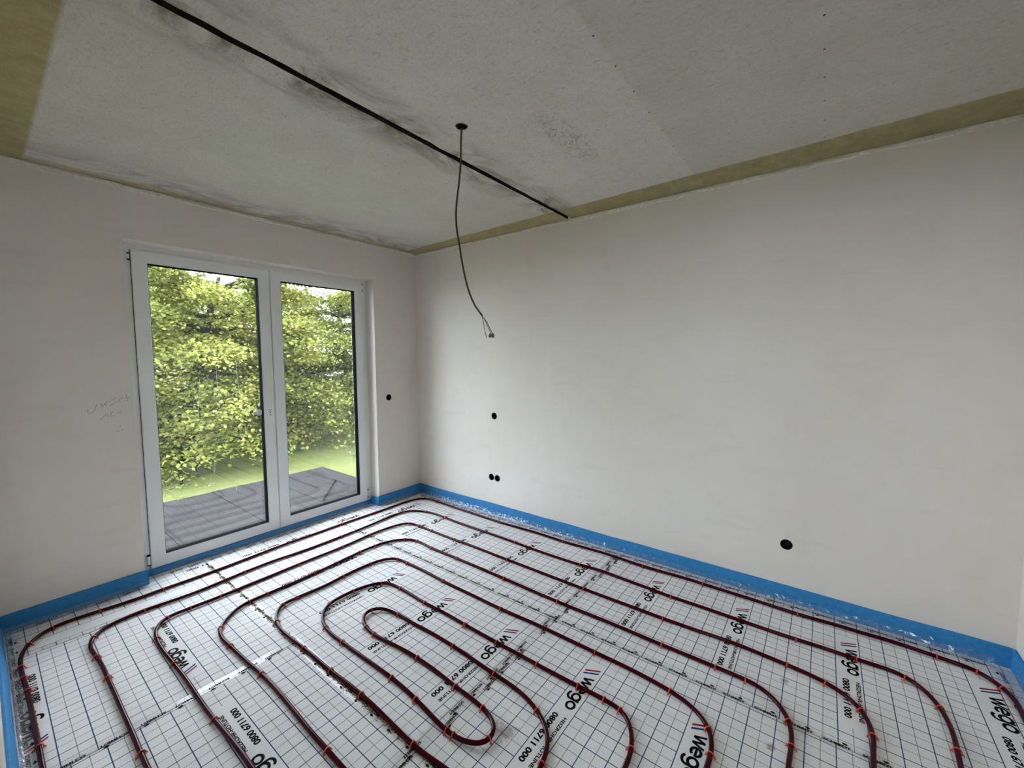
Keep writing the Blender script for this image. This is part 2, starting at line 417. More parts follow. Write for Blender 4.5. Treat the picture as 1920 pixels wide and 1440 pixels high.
# traced pipe runs on the floor (metres), far bend in the middle of each list
PIPES = {
    1: [(1.358, -2.972), (1.263, -2.972), (1.119, -2.973), (0.925, -2.975), (0.754, -2.977), (0.583, -2.984), (0.466, -2.985), (0.382, -2.979), (0.320, -2.965), (0.262, -2.938), (0.213, -2.901), (0.181, -2.859), (0.168, -2.806), (0.168, -2.741), (0.181, -2.657), (0.193, -2.569), (0.203, -2.470), (0.192, -2.353), (0.192, -2.165), (0.186, -1.979), (0.171, -1.712), (0.162, -1.507), (0.164, -1.453), (0.158, -1.059), (0.165, -0.714), (0.164, -0.425), (0.165, -0.322), (0.193, -0.210), (0.250, -0.148), (0.327, -0.130), (0.418, -0.127), (0.666, -0.135), (0.954, -0.144), (1.297, -0.152), (1.755, -0.139), (1.972, -0.146), (2.324, -0.130), (2.653, -0.147), (2.924, -0.130), (3.059, -0.133), (3.433, -0.139), (3.586, -0.145), (3.759, -0.132), (3.887, -0.133), (4.013, -0.125), (4.168, -0.139), (4.242, -0.142), (4.312, -0.155), (4.346, -0.196), (4.378, -0.241), (4.395, -0.289), (4.396, -0.353), (4.389, -0.417)],
    2: [(1.678, -2.731), (1.589, -2.733), (1.450, -2.731), (1.291, -2.733), (1.128, -2.733), (0.971, -2.735), (0.829, -2.735), (0.707, -2.741), (0.623, -2.750), (0.556, -2.750), (0.514, -2.743), (0.477, -2.724), (0.434, -2.686), (0.404, -2.632), (0.397, -2.573), (0.393, -2.487), (0.405, -2.367), (0.411, -2.214), (0.385, -1.945), (0.382, -1.712), (0.398, -1.564), (0.401, -1.211), (0.397, -0.997), (0.377, -0.749), (0.367, -0.628), (0.375, -0.526), (0.430, -0.446), (0.557, -0.387), (0.674, -0.374), (0.822, -0.382), (1.072, -0.394), (1.675, -0.398), (1.932, -0.409), (2.267, -0.406), (2.403, -0.390), (2.740, -0.403), (2.930, -0.416), (3.108, -0.411), (3.459, -0.417), (3.592, -0.416), (3.722, -0.407), (3.835, -0.411), (3.912, -0.401), (3.972, -0.398), (4.022, -0.415), (4.060, -0.441), (4.094, -0.488), (4.117, -0.555), (4.130, -0.628), (4.132, -0.719), (4.128, -0.813), (4.120, -0.890)],
    3: [(1.993, -2.493), (1.879, -2.494), (1.758, -2.499), (1.625, -2.506), (1.463, -2.508), (1.272, -2.508), (1.102, -2.513), (0.945, -2.520), (0.812, -2.519), (0.731, -2.512), (0.669, -2.496), (0.617, -2.469), (0.598, -2.434), (0.586, -2.383), (0.592, -2.313), (0.598, -2.159), (0.582, -1.656), (0.586, -1.653), (0.589, -1.311), (0.568, -1.049), (0.571, -0.951), (0.576, -0.850), (0.595, -0.754), (0.658, -0.667), (0.771, -0.656), (0.937, -0.660), (1.229, -0.665), (1.392, -0.660), (1.791, -0.665), (2.436, -0.670), (2.717, -0.670), (2.957, -0.668), (3.190, -0.656), (3.322, -0.648), (3.568, -0.666), (3.665, -0.673), (3.721, -0.690), (3.779, -0.715), (3.816, -0.747), (3.845, -0.789), (3.864, -0.836), (3.872, -0.899), (3.872, -0.971), (3.860, -1.086)],
    4: [(2.258, -2.287), (2.148, -2.285), (2.043, -2.285), (1.909, -2.280), (1.715, -2.273), (1.520, -2.275), (1.342, -2.287), (1.166, -2.292), (1.086, -2.300), (1.021, -2.295), (0.978, -2.285), (0.940, -2.263), (0.891, -2.217), (0.833, -2.149), (0.807, -2.066), (0.812, -1.958), (0.811, -1.805), (0.805, -1.656), (0.802, -1.650), (0.798, -1.458), (0.783, -1.272), (0.788, -1.130), (0.808, -1.018), (0.882, -0.912), (0.993, -0.864), (1.182, -0.884), (1.468, -0.881), (1.937, -0.889), (2.370, -0.895), (2.677, -0.893), (3.017, -0.896), (3.190, -0.893), (3.281, -0.895), (3.420, -0.893), (3.473, -0.903), (3.518, -0.930), (3.556, -0.968), (3.583, -1.007), (3.600, -1.043), (3.608, -1.098), (3.610, -1.162), (3.606, -1.233), (3.605, -1.278)],
    5: [(2.577, -2.053), (2.485, -2.065), (2.400, -2.067), (2.260, -2.060), (2.148, -2.054), (2.022, -2.051), (1.891, -2.053), (1.771, -2.060), (1.629, -2.060), (1.506, -2.062), (1.386, -2.068), (1.282, -2.072), (1.190, -2.061), (1.125, -2.042), (1.062, -2.010), (1.011, -1.965), (1.008, -1.870), (1.016, -1.761), (1.024, -1.656), (1.006, -1.540), (1.008, -1.323), (1.036, -1.229), (1.103, -1.160), (1.225, -1.154), (1.407, -1.155), (1.615, -1.165), (1.879, -1.166), (2.139, -1.170), (2.423, -1.159), (2.761, -1.162), (2.971, -1.163), (3.147, -1.178), (3.209, -1.190), (3.266, -1.217), (3.312, -1.252), (3.341, -1.284), (3.357, -1.331), (3.364, -1.395), (3.363, -1.460)],
    6: [(3.118, -1.646), (3.116, -1.602), (3.110, -1.552), (3.089, -1.497), (3.060, -1.450), (3.031, -1.423), (2.997, -1.406), (2.921, -1.406), (2.862, -1.405), (2.796, -1.410), (2.696, -1.412), (2.557, -1.414), (2.405, -1.413), (2.228, -1.412), (2.059, -1.409), (1.882, -1.404), (1.707, -1.409), (1.564, -1.399), (1.465, -1.396), (1.367, -1.399), (1.295, -1.433), (1.251, -1.517), (1.231, -1.604), (1.228, -1.696), (1.242, -1.784), (1.293, -1.845), (1.357, -1.884), (1.442, -1.909), (1.526, -1.916), (1.632, -1.914), (1.804, -1.911), (1.937, -1.908), (2.053, -1.906), (2.159, -1.910), (2.253, -1.918), (2.366, -1.932), (2.463, -1.946), (2.513, -1.941), (2.576, -1.937), (2.615, -1.924), (2.641, -1.899), (2.652, -1.862), (2.641, -1.827), (2.611, -1.795), (2.568, -1.780), (2.521, -1.769), (2.433, -1.760), (2.334, -1.759), (2.222, -1.752), (2.199, -1.748), (2.047, -1.746), (1.916, -1.754), (1.722, -1.776), (1.620, -1.768), (1.546, -1.742), (1.502, -1.705), (1.494, -1.654), (1.542, -1.606), (1.609, -1.587), (1.678, -1.581), (1.881, -1.579), (1.919, -1.572), (2.123, -1.573), (2.287, -1.583), (2.435, -1.592), (2.527, -1.594), (2.602, -1.601), (2.674, -1.619), (2.723, -1.639), (2.777, -1.670), (2.818, -1.708), (2.845, -1.752), (2.858, -1.796), (2.865, -1.836)],
}
CLIPS = [(0.176, -2.859), (0.289, -2.938), (0.508, -2.987), (0.628, -2.982), (0.757, -2.974), (1.225, -2.973), (0.181, -2.657), (0.192, -2.353), (0.486, -2.730), (0.710, -2.739), (0.957, -2.735), (1.585, -2.732), (0.393, -2.487), (0.598, -2.434), (0.781, -2.515), (1.099, -2.515), (1.633, -2.508), (0.592, -2.313), (0.596, -2.162), (0.171, -1.712), (0.385, -1.945), (0.582, -1.656), (0.805, -1.656), (0.158, -1.059), (0.165, -0.714), (0.165, -0.322), (0.418, -0.127), (0.666, -0.135), (0.401, -1.211), (0.377, -0.749), (0.375, -0.526), (0.557, -0.387), (0.822, -0.382), (1.072, -0.394), (0.589, -1.311), (0.568, -1.049), (0.571, -0.951), (0.586, -0.802), (0.658, -0.667), (0.771, -0.656), (0.937, -0.660), (1.229, -0.665), (0.802, -1.650), (0.783, -1.272), (0.788, -1.130), (0.882, -0.912), (0.993, -0.864), (1.182, -0.884), (1.468, -0.881), (1.006, -1.540), (1.008, -1.323), (1.114, -1.159), (1.225, -1.154), (1.615, -1.165), (1.297, -0.152), (1.972, -0.146), (2.653, -0.147), (3.059, -0.133), (1.675, -0.398), (2.267, -0.406), (2.930, -0.416), (1.791, -0.665), (2.436, -0.670), (2.957, -0.668), (1.937, -0.889), (2.370, -0.895), (3.017, -0.896), (3.281, -0.895), (3.592, -0.416), (3.835, -0.411), (3.568, -0.666), (3.721, -0.690), (3.847, -0.792), (3.869, -0.920), (3.420, -0.893), (3.600, -1.043), (3.610, -1.165), (3.346, -1.281), (3.364, -1.395), (3.586, -0.145), (4.168, -0.139), (4.312, -0.155), (4.379, -0.245), (4.022, -0.415), (4.120, -0.561), (4.125, -0.802), (0.964, -2.274), (1.166, -2.292), (1.520, -2.275), (2.155, -2.286), (0.808, -2.070), (0.812, -1.958), (1.011, -1.965), (1.159, -2.055), (1.506, -2.062), (1.771, -2.060), (2.022, -2.051), (2.400, -2.067), (1.008, -1.870), (1.242, -1.784), (1.231, -1.604), (1.295, -1.433), (1.465, -1.396), (1.707, -1.409), (2.066, -1.411), (1.440, -1.910), (1.630, -1.915), (2.051, -1.907), (2.244, -1.916), (2.463, -1.946), (2.498, -1.945), (1.494, -1.654), (1.620, -1.768), (1.714, -1.775), (2.047, -1.746), (2.334, -1.754), (1.675, -1.583), (2.126, -1.577), (2.139, -1.170), (2.761, -1.162), (3.148, -1.180), (2.059, -1.409), (2.557, -1.414), (2.796, -1.410), (2.921, -1.406), (3.005, -1.409), (3.107, -1.558), (2.647, -1.877), (2.519, -1.771), (2.433, -1.599), (2.718, -1.638), (2.862, -1.826), (2.295, -1.406)]

# ------------------------------------------------------------------ structure: walls, ceiling, floor
def circle(cx, cz, r, n=28, jit=0.0):
    return [(cx + (r + random.uniform(-jit, jit)) * math.cos(2 * math.pi * k / n), cz + (r + random.uniform(-jit, jit)) * math.sin(2 * math.pi * k / n)) for k in range(n)]

def wall_mesh(name, outer, through, blind, place, thick, blind_depth):
    """flat wall with rectangular openings right through it and blind round holes; place(a, b, depth) -> point"""
    mb = MB()
    loops = [outer] + through + blind
    flat = [p for L in loops for p in L]
    tris = tessellate_polygon([[Vector((a, b, 0)) for a, b in L] for L in loops])
    mb.add([place(a, b, 0) for a, b in flat], [tuple(t) for t in tris])
    bl = [outer] + through
    flat2 = [p for L in bl for p in L]
    tris2 = tessellate_polygon([[Vector((a, b, 0)) for a, b in L] for L in bl])
    mb.add([place(a, b, thick) for a, b in flat2], [tuple(t) for t in tris2])
    for L, dep in [(outer, thick)] + [(h, thick) for h in through] + [(h, blind_depth) for h in blind]:
        n = len(L)
        mb.add([place(a, b, 0) for a, b in L] + [place(a, b, dep) for a, b in L],
               [(i, (i + 1) % n, n + (i + 1) % n, n + i) for i in range(n)])
    o = mb.build(name, M['plaster'])
    bm = bmesh.new(); bm.from_mesh(o.data)
    bmesh.ops.remove_doubles(bm, verts=bm.verts, dist=1e-5)
    bmesh.ops.recalc_face_normals(bm, faces=bm.faces)
    bm.to_mesh(o.data); bm.free()
    return tag(o, kind='structure')

def rect(a0, a1, b0, b1):
    return [(a0, b0), (a1, b0), (a1, b1), (a0, b1)]

ZB, ZT = -0.2, 2.90
BOX_R = 0.0355
left_hole = (-0.394, 1.123)
right_holes = [(1.118, 0.973), (1.0765, 0.362), (1.1515, 0.362), (3.507, 0.361)]
wall_left = wall_mesh('wall_left', rect(-WY - 0.3, 0.25, ZB, ZT), [rect(WY1, WY2, WZ0, WZ1)],
                      [circle(*left_hole, BOX_R, jit=0.0012)], lambda a, b, d: (-d, a, b), 0.36, 0.05)
wall_right = wall_mesh('wall_right', rect(0.0, LX + 0.25, ZB, ZT), [], [circle(a, b, BOX_R, jit=0.0015) for a, b in right_holes],
                       lambda a, b, d: (a, d, b), 0.25, 0.05)
wall_end = wall_mesh('wall_end', rect(-WY - 2.6, 0.0, ZB, ZT), [], [], lambda a, b, d: (LX + d, a, b), 0.25, 0.05)
# the wall beside the camera, with the doorway the photograph was taken from
wall_near = wall_mesh('wall_near', rect(0.0, LX, ZB, ZT), [rect(2.95, 4.15, -0.1, 2.15)], [], lambda a, b, d: (a, -WY - d, b), 0.14, 0.05)
# hallway behind the doorway
wall_hall = wall_mesh('wall_hall', rect(0.9, LX, ZB, ZT), [rect(2.72, 4.1, 1.5, 2.6)], [], lambda a, b, d: (a, -WY - 2.4 - d, b), 0.2, 0.05)  # unseen window opening, added and sized to bring fill daylight through the doorway
wall_hall_side = wall_mesh('wall_hall_side', rect(-WY - 2.4, -WY - 0.14, ZB, ZT), [], [], lambda a, b, d: (0.9 - d, a, b), 0.2, 0.05)

def plaster_lip(parent, place, length, name='plaster_edge'):
    """ragged plaster edge left along the ceiling"""
    mb = MB()
    n = int(length / 0.012)
    t = np.linspace(0, length, n)
    lo = HC - 0.030 + np.interp(t, np.linspace(0, length, n // 9), RNG.normal(0, 0.0065, n // 9)) + RNG.normal(0, 0.0012, n)
    hi = HC - 0.006 + np.interp(t, np.linspace(0, length, n // 6), RNG.normal(0, 0.005, n // 6)) + RNG.normal(0, 0.0018, n)
    hi = np.minimum(hi, HC - 0.0005)
    th = 0.0045 + np.interp(t, np.linspace(0, length, n // 12), RNG.uniform(-0.002, 0.0035, n // 12))
    vs, fs = [], []
    for i in range(n):
        vs += [place(t[i], -0.001, lo[i]), place(t[i], th[i], lo[i] + 0.004), place(t[i], th[i] + 0.002, hi[i] - 0.004), place(t[i], -0.001, hi[i])]
    for i in range(n - 1):
        for k in range(3):
            fs.append((4 * i + k, 4 * i + 4 + k, 4 * i + 5 + k, 4 * i + 1 + k))
    mb.add(vs, fs)
    return mb.build(name, M['lip'], parent)
plaster_lip(wall_left, lambda t, d, z: (d, -t, z), WY)
plaster_lip(wall_right, lambda t, d, z: (t, -d, z), LX)

# ceiling: two precast slabs with an open groove between them
ceiling = MB().box(-0.36, LX + 0.25, -WY - 2.6, 0.25, HC + 0.11, HC + 0.22).build('ceiling', M['groove'])
tag(ceiling, kind='structure')
def ceiling_slab(x0, x1, rag0, rag1, y0=-WY - 2.55, y1=0.0):
    n = 260
    ys = np.linspace(y0, y1, n)
    def rag(on):
        if not on: return np.zeros(n)
        return np.interp(ys, np.linspace(y0, y1, n // 3), RNG.normal(0, 0.0022, n // 3))
    a, b = x0 + rag(rag0), x1 + rag(rag1)
    mb = MB(); vs, fs = [], []
    for i in range(n):
        vs += [(a[i], ys[i], HC), (b[i], ys[i], HC), (b[i], ys[i], HC + 0.111), (a[i], ys[i], HC + 0.111)]
    for i in range(n - 1):
        for k in range(4):
            l = (k + 1) % 4
            fs.append((4 * i + k, 4 * i + l, 4 * i + 4 + l, 4 * i + 4 + k))
    mb.add(vs, fs)
    mb.m = [k % 2 for k in range(len(fs))]  # groove sides painted near-black for the shade between the slabs
    return mb.build('ceiling_slab', [M['ceiling'], M['groove']], ceiling)
ceiling_slab(-0.001, 1.924, False, True)
ceiling_slab(1.959, LX + 0.001, True, False)
# mortar crumbs hanging in the groove
cr = MB()
for k in range(150):
    y = random.uniform(-3.0, -0.02); x = random.uniform(1.93, 1.953); r = random.uniform(0.003, 0.009)
    cr.box(x - r, x + r, y - r * 1.6, y + r * 1.6, HC + random.uniform(0.02, 0.06), HC + 0.112)
tag(cr.build('groove_mortar', M['groove'], ceiling), kind='stuff')
for gx in (2.965, 3.61):
    for k in range(9):
        y = -0.31 - 0.1925 * k
        if gx < 3 and k == 0: continue
        MB().add([(gx + 0.004 * math.cos(a), y + 0.004 * math.sin(a), HC - 0.0004) for a in [i * math.pi / 4 for i in range(8)]],
                 [tuple(range(7, -1, -1))]).build('pin_hole', M['black'], ceiling)

floor = MB().box(-0.2, LX + 0.25, -WY - 2.6, 0.25, -0.2, -0.031).build('floor', M['slab'])
tag(floor, kind='structure')

# ------------------------------------------------------------------ printed insulation panels
_texts = {}
def text_shape(s, bold=0.0):
    """filled outline of a string as triangles, scaled to the unit box"""
    if s in _texts: return _texts[s]
    bold = {'SCHMIDT': 0.045, 'HEIZROHR-HOTLINE': 0.030}.get(s, 0.038)
    cu = bpy.data.curves.new('t', 'FONT'); cu.body = s; cu.size = 1.0; cu.resolution_u = 3; cu.offset = bold
    ob = bpy.data.objects.new('t', cu); COL.objects.link(ob)
    dg = bpy.context.evaluated_depsgraph_get()
    me = ob.evaluated_get(dg).to_mesh()
    V = np.array([v.co[:2] for v in me.vertices]); Fc = [tuple(p.vertices) for p in me.polygons]
    ob.evaluated_get(dg).to_mesh_clear()
    bpy.data.objects.remove(ob, do_unlink=True); bpy.data.curves.remove(cu)
    lo, hi = V.min(0), V.max(0)
    _texts[s] = ((V - lo) / (hi - lo), Fc)
    return _texts[s]

def put_text(mb, s, u0, u1, v0, v1, place, z, mi=0, slant=0.0):
    V, Fc = text_shape(s)
    vs = []
    for a, b in V:
        uu = u0 + a * (u1 - u0) - slant * b * (v1 - v0); vv = v0 + b * (v1 - v0)
        x, y = place(uu, vv); vs.append((x, y, z))
    mb.add(vs, Fc, mi)

def ribbon(mb, pts, w, place, z):
    P = np.array(pts, float); T = np.gradient(P, axis=0); T /= np.linalg.norm(T, axis=1)[:, None]
    Nn = np.c_[-T[:, 1], T[:, 0]] * w / 2
    vs = [(*place(*q), z) for p, n in zip(P, Nn) for q in (p + n, p - n)]
    mb.add(vs, [(2 * i, 2 * i + 1, 2 * i + 3, 2 * i + 2) for i in range(len(P) - 1)])

def arc(cx, cy, rx, ry, a0, a1, n=22):
    return [(cx + rx * math.cos(math.radians(a0 + (a1 - a0) * k / n)), cy + ry * math.sin(math.radians(a0 + (a1 - a0) * k / n))) for k in range(n + 1)]

def logo_word(mb, place, z):
    """the bold round letters w, e, g, o; baseline at v = 0.019"""
    b, h, w = 0.019, 0.047, 0.0112
    t, m = b + h - w / 2, b + h / 2
    for p, q in (((0.042, b + h), (0.0585, b)), ((0.0585, b), (0.0725, b + h)), ((0.0725, b + h), (0.0865, b)), ((0.0865, b), (0.103, b + h))):
        d = 1 if p[1] > q[1] else -1
        mb.add([(*place(*c), z) for c in ((p[0] - w * 0.5, p[1]), (p[0] + w * 0.5, p[1]), (q[0] + w * 0.5, q[1]), (q[0] - w * 0.5, q[1]))], [(0, 1, 2, 3)])
    rx, ry = 0.0195, h / 2 - w / 2
    ribbon(mb, arc(0.1275, m, rx, ry, 0, 318, 30), w, place, z)
    ribbon(mb, [(0.1105, m), (0.1275, m), (0.1510, m)], w * 0.85, place, z)
    ribbon(mb, arc(0.1785, m, rx, ry, 0, 360, 34), w, place, z)
    ribbon(mb, [(0.1995, b + h), (0.1995, b + 0.02), (0.1995, b + 0.002)] + arc(0.1785, b + 0.001, 0.021, 0.0165, 0, -150, 16), w, place, z)
    ribbon(mb, arc(0.2320, m, rx, ry, 0, 360, 34), w, place, z)

def print_group(mb, place, parts='lwdh'):
    """the repeat print: two slanted bars, the word, the number and the small line; u reading direction, v up"""
    z = 0.0006
    if 'l' in parts:
        for k, mi in ((0, 1), (1, 2)):
            u = 0.0 + 0.0205 * k
            q = [(u, 0.0), (u + 0.0105, 0.0), (u - 0.033 + 0.0105, 0.067), (u - 0.033, 0.067)]
            mb.add([(*place(a, b), z) for a, b in q], [(0, 1, 2, 3)], mi)
    if 'w' in parts:
        logo_word(mb, place, z)
    if 'd' in parts:
        put_text(mb, '0800 6711 000', 0.303, 0.572, -0.001, 0.027, place, z)
    if 'h' in parts:
        put_text(mb, 'HEIZROHR-HOTLINE', 0.303, 0.572, 0.050, 0.0665, place, z)

def panel(x0, x1, y0, y1, uvf):
    mb = MB(); mb.box(x0, x1, y0, y1, -0.030, 0.0)
    o = mb.build('insulation_panel', M['foil'], floor)
    me = o.data
    L = me.uv_layers.new(name='grid')
    for lp in me.loops:
        c = me.vertices[lp.vertex_index].co
        L.data[lp.index].uv = uvf(c.x, c.y)
    return o

def row_uv(xo, yo):      # bands run along y, read towards -y, up = +x
    return lambda x, y: (x - xo + 0.015, yo - y + 0.0285)
def col_uv(xo, yo):      # turned pieces: read towards -x, up = -y
    return lambda x, y: (yo - y + 0.015, xo - x + 0.0285)
_print_mesh = {}
def lettering(parent, groups):
    for (typ, x, y), parts in groups:
        if parts not in _print_mesh:
            mb = MB(); print_group(mb, lambda u, v: (u, v), parts)
            o = mb.build('printed_lettering', [M['print'], M['print_red'], M['print_blue']], parent)
            _print_mesh[parts] = o.data
        else:
            o = link('printed_lettering', _print_mesh[parts], parent)
        o.location = (x, y, 0)
        o.rotation_euler = (0, 0, -math.pi / 2 if typ == 'r' else math.pi)
def row_place(x, y): return ('r', x, y)
def col_place(x, y): return ('c', x, y)

YA, YB, YC = -0.280, -1.282, 0
uvA1, uvA2 = row_uv(2.268, YA), row_uv(2.773, YA)
uvB = row_uv(2.2655, YB)
a1 = panel(0.012, 2.409, -1.034, -0.012, uvA1)
lettering(a1, [(row_place(x, YA), 'lwdh') for x in (0.262, 0.757, 1.265, 1.765, 2.268)] + [(row_place(0.028, -0.79), 'w')])
a2 = panel(2.412, LX - 0.012, -1.034, -0.012, uvA2)
lettering(a2, [(row_place(x, YA), 'lwdh') for x in (2.771, 3.279, 3.782, 4.289)])
b1 = panel(0.012, 2.397, -2.052, -1.038, uvB)
lettering(b1, [(row_place(x, YB), 'lwdh') for x in (0.757, 1.259, 1.763, 2.2655)] + [(row_place(0.081, -1.278), 'wd')])
b2 = panel(2.400, LX - 0.012, -2.052, -1.038, uvB)
lettering(b2, [(row_place(x, YB), 'lwdh') for x in (2.767, 3.269, 3.77, 4.272)])
c1 = panel(0.012, 0.384, -WY + 0.012, -2.062, row_uv(0.26, YB - 1.0))
c2 = panel(0.392, 1.406, -WY + 0.012, -2.062, col_uv(1.188, -2.443))
lettering(c2, [(col_place(1.188, -2.443), 'lwdh'), (col_place(1.172, -2.943), 'lwdh')])
c3 = panel(1.412, 2.404, -WY + 0.012, -2.062, col_uv(2.195, -2.420))
lettering(c3, [(col_place(2.195, -2.420), 'lwdh'), (col_place(2.195, -2.920), 'lwdh')])
c4 = panel(2.408, LX - 0.012, -WY + 0.012, -2.062, col_uv(3.2, -2.42))
# narrow pieces in the window niche
panel(-0.118, 0.010, -1.034, -0.562, uvA1)
panel(-0.118, 0.010, -2.052, -1.036, uvB)
n3 = panel(-0.118, 0.010, -2.392, -2.056, row_uv(0.0, -1.48))
_mb = MB(); put_text(_mb, '11 000', 2.056, 2.185, -0.018, 0.010, lambda u, v: (v + 0.012, -u), 0.0006)
_mb.build('printed_lettering', [M['print'], M['print_red'], M['print_blue']], n3)
panel(0.95, LX - 0.012, -WY - 2.35, -WY - 0.16, row_uv(2.0, -4.0))
# crumbs and dirt in the widest joint
jd = MB()
for k in range(1500):
    x = random.uniform(0.05, 2.55); r = random.uniform(0.001, 0.0055)
    y = -2.056 + random.gauss(0, 0.0065) - 0.004 * x
    a = random.uniform(0, 3.14)
    q = [(x + r * 1.8 * math.cos(a + t), y + r * math.sin(a + t)) for t in (0, 1.4, 3.0, 4.5)]
    jd.add([(*p, 0.0003) for p in q] + [(x, y, r)], [(0, 1, 4), (1, 2, 4), (2, 3, 4), (3, 0, 4)])
tag(jd.build('joint_crumbs', M['screed_dirt'], floor), kind='stuff')

# ------------------------------------------------------------------ clear tape with its print
def tape(label, p0, p1, width, read, up, offset, mat, spacing=0.122, start=0.02, doubled=0, mark=0.0):
    """tape from p0 to p1; read and up are unit vectors of the print; offset moves the print across the tape"""
    p0, p1 = np.array(p0, float), np.array(p1, float)
    d = p1 - p0; L = np.linalg.norm(d); d /= L
    w = np.array((-d[1], d[0]))
    root_n = max(2, int(L / 0.04))
    mb = MB(); vs, fs = [], []
    for i in range(root_n + 1):
        c = p0 + d * L * i / root_n
        for k in (-0.5, 0.0, 0.5):
            j = random.gauss(0, 0.0010)
            q = c + w * (width * k + j)
            vs.append((q[0], q[1], 0.0010 + abs(random.gauss(0, 0.0006))))
    for i in range(root_n):
        for k in range(2):
            a = 3 * i + k
            fs.append((a, a + 3, a + 4, a + 1))
    mb.add(vs, fs)
    o = mb.build('clear_tape', mat)
    tag(o, label, 'tape', 'clear printed tapes over the mat joints')
    read, up = np.array(read, float), np.array(up, float)
    ang = math.atan2(read[1], read[0])
    for layer in range(1 + doubled):
        n = int((L - start) / spacing)
        for k in range(n):
            if doubled and random.random() < 0.35: continue
            s = start + spacing * k + layer * 0.060 + random.uniform(-0.003, 0.003)
            c = p0 + d * s
            if read @ d < 0: c = c + d * 0.088
            c = c + up * (offset + layer * random.uniform(0.018, 0.030))
            w_ = tape_word(o)
            w_.location = (c[0], c[1], 0.0024)
            w_.rotation_euler = (0, 0, ang + layer * random.gauss(0, 0.06))
    return o
_word = []
def tape_word(parent):
    if _word: return link('tape_print', _word[0], parent)
    tm = MB(); pl = lambda u, v: (u, v)
    put_text(tm, 'SCHMIDT', 0.0, 0.088, 0.0, 0.0135, pl, 0.0)
    tm.add([(a, b, 0.0) for a, b in ((0.058, 0.0235), (0.068, 0.0165), (0.080, 0.0200), (0.074, 0.0275), (0.066, 0.0275))], [(0, 1, 2, 3, 4)])
    w_ = tm.build('tape_print', M['tape_print'], parent); _word.append(w_.data)
    return w_
X, Y, NX, NY = (1, 0), (0, 1), (-1, 0), (0, -1)
tape('clear printed tape along the foot of the right wall', (0.10, -0.083), (4.42, -0.058), 0.055, NX, NY, -0.010, M['tape'])
tape('clear printed tape over the long joint under the fourth pipe', (0.15, -1.040), (4.43, -1.036), 0.050, X, Y, -0.004, M['tape'])
tape('dirty clear tape over the wide joint leading away from the window', (0.03, -2.053), (4.3, -2.078), 0.050, NX, NY, -0.008, M['tape_dirty'])
tape('crumpled doubled tape over the cross joint between the logo prints', (2.425, -0.06), (2.408, -2.9), 0.060, NY, X, -0.008, M['tape_dirty'], doubled=1)
tape('shiny tape over the cross joint in the left foreground', (1.405, -2.11), (1.392, -3.02), 0.052, NY, X, 0.002, M['tape_dirty'])
tape('faint tape over the cross joint nearest the window', (0.385, -2.10), (0.372, -3.02), 0.045, NY, X, -0.002, M['tape'], spacing=0.24)
tape('clear printed tape along the foot of the window wall', (0.045, -2.43), (0.034, -3.02), 0.050, NY, X, -0.012, M['tape'])
tape('clear printed tape on the mat below the window frame', (-0.055, -0.58), (-0.050, -2.38), 0.060, NY, X, -0.014, M['tape'])
tape('clear printed tape beside the window corner by the far corner', (0.040, -0.03), (0.050, -0.54), 0.050, NY, X, -0.012, M['tape'])
tape('clear printed tape along the left foreground edge strip', (0.10, -3.0), (2.9, -2.995), 0.050, X, Y, -0.012, M['tape'])
tape('clear printed tape along the foot of the right end wall', (4.395, -0.06), (4.405, -2.9), 0.050, Y, NX, -0.012, M['tape'])

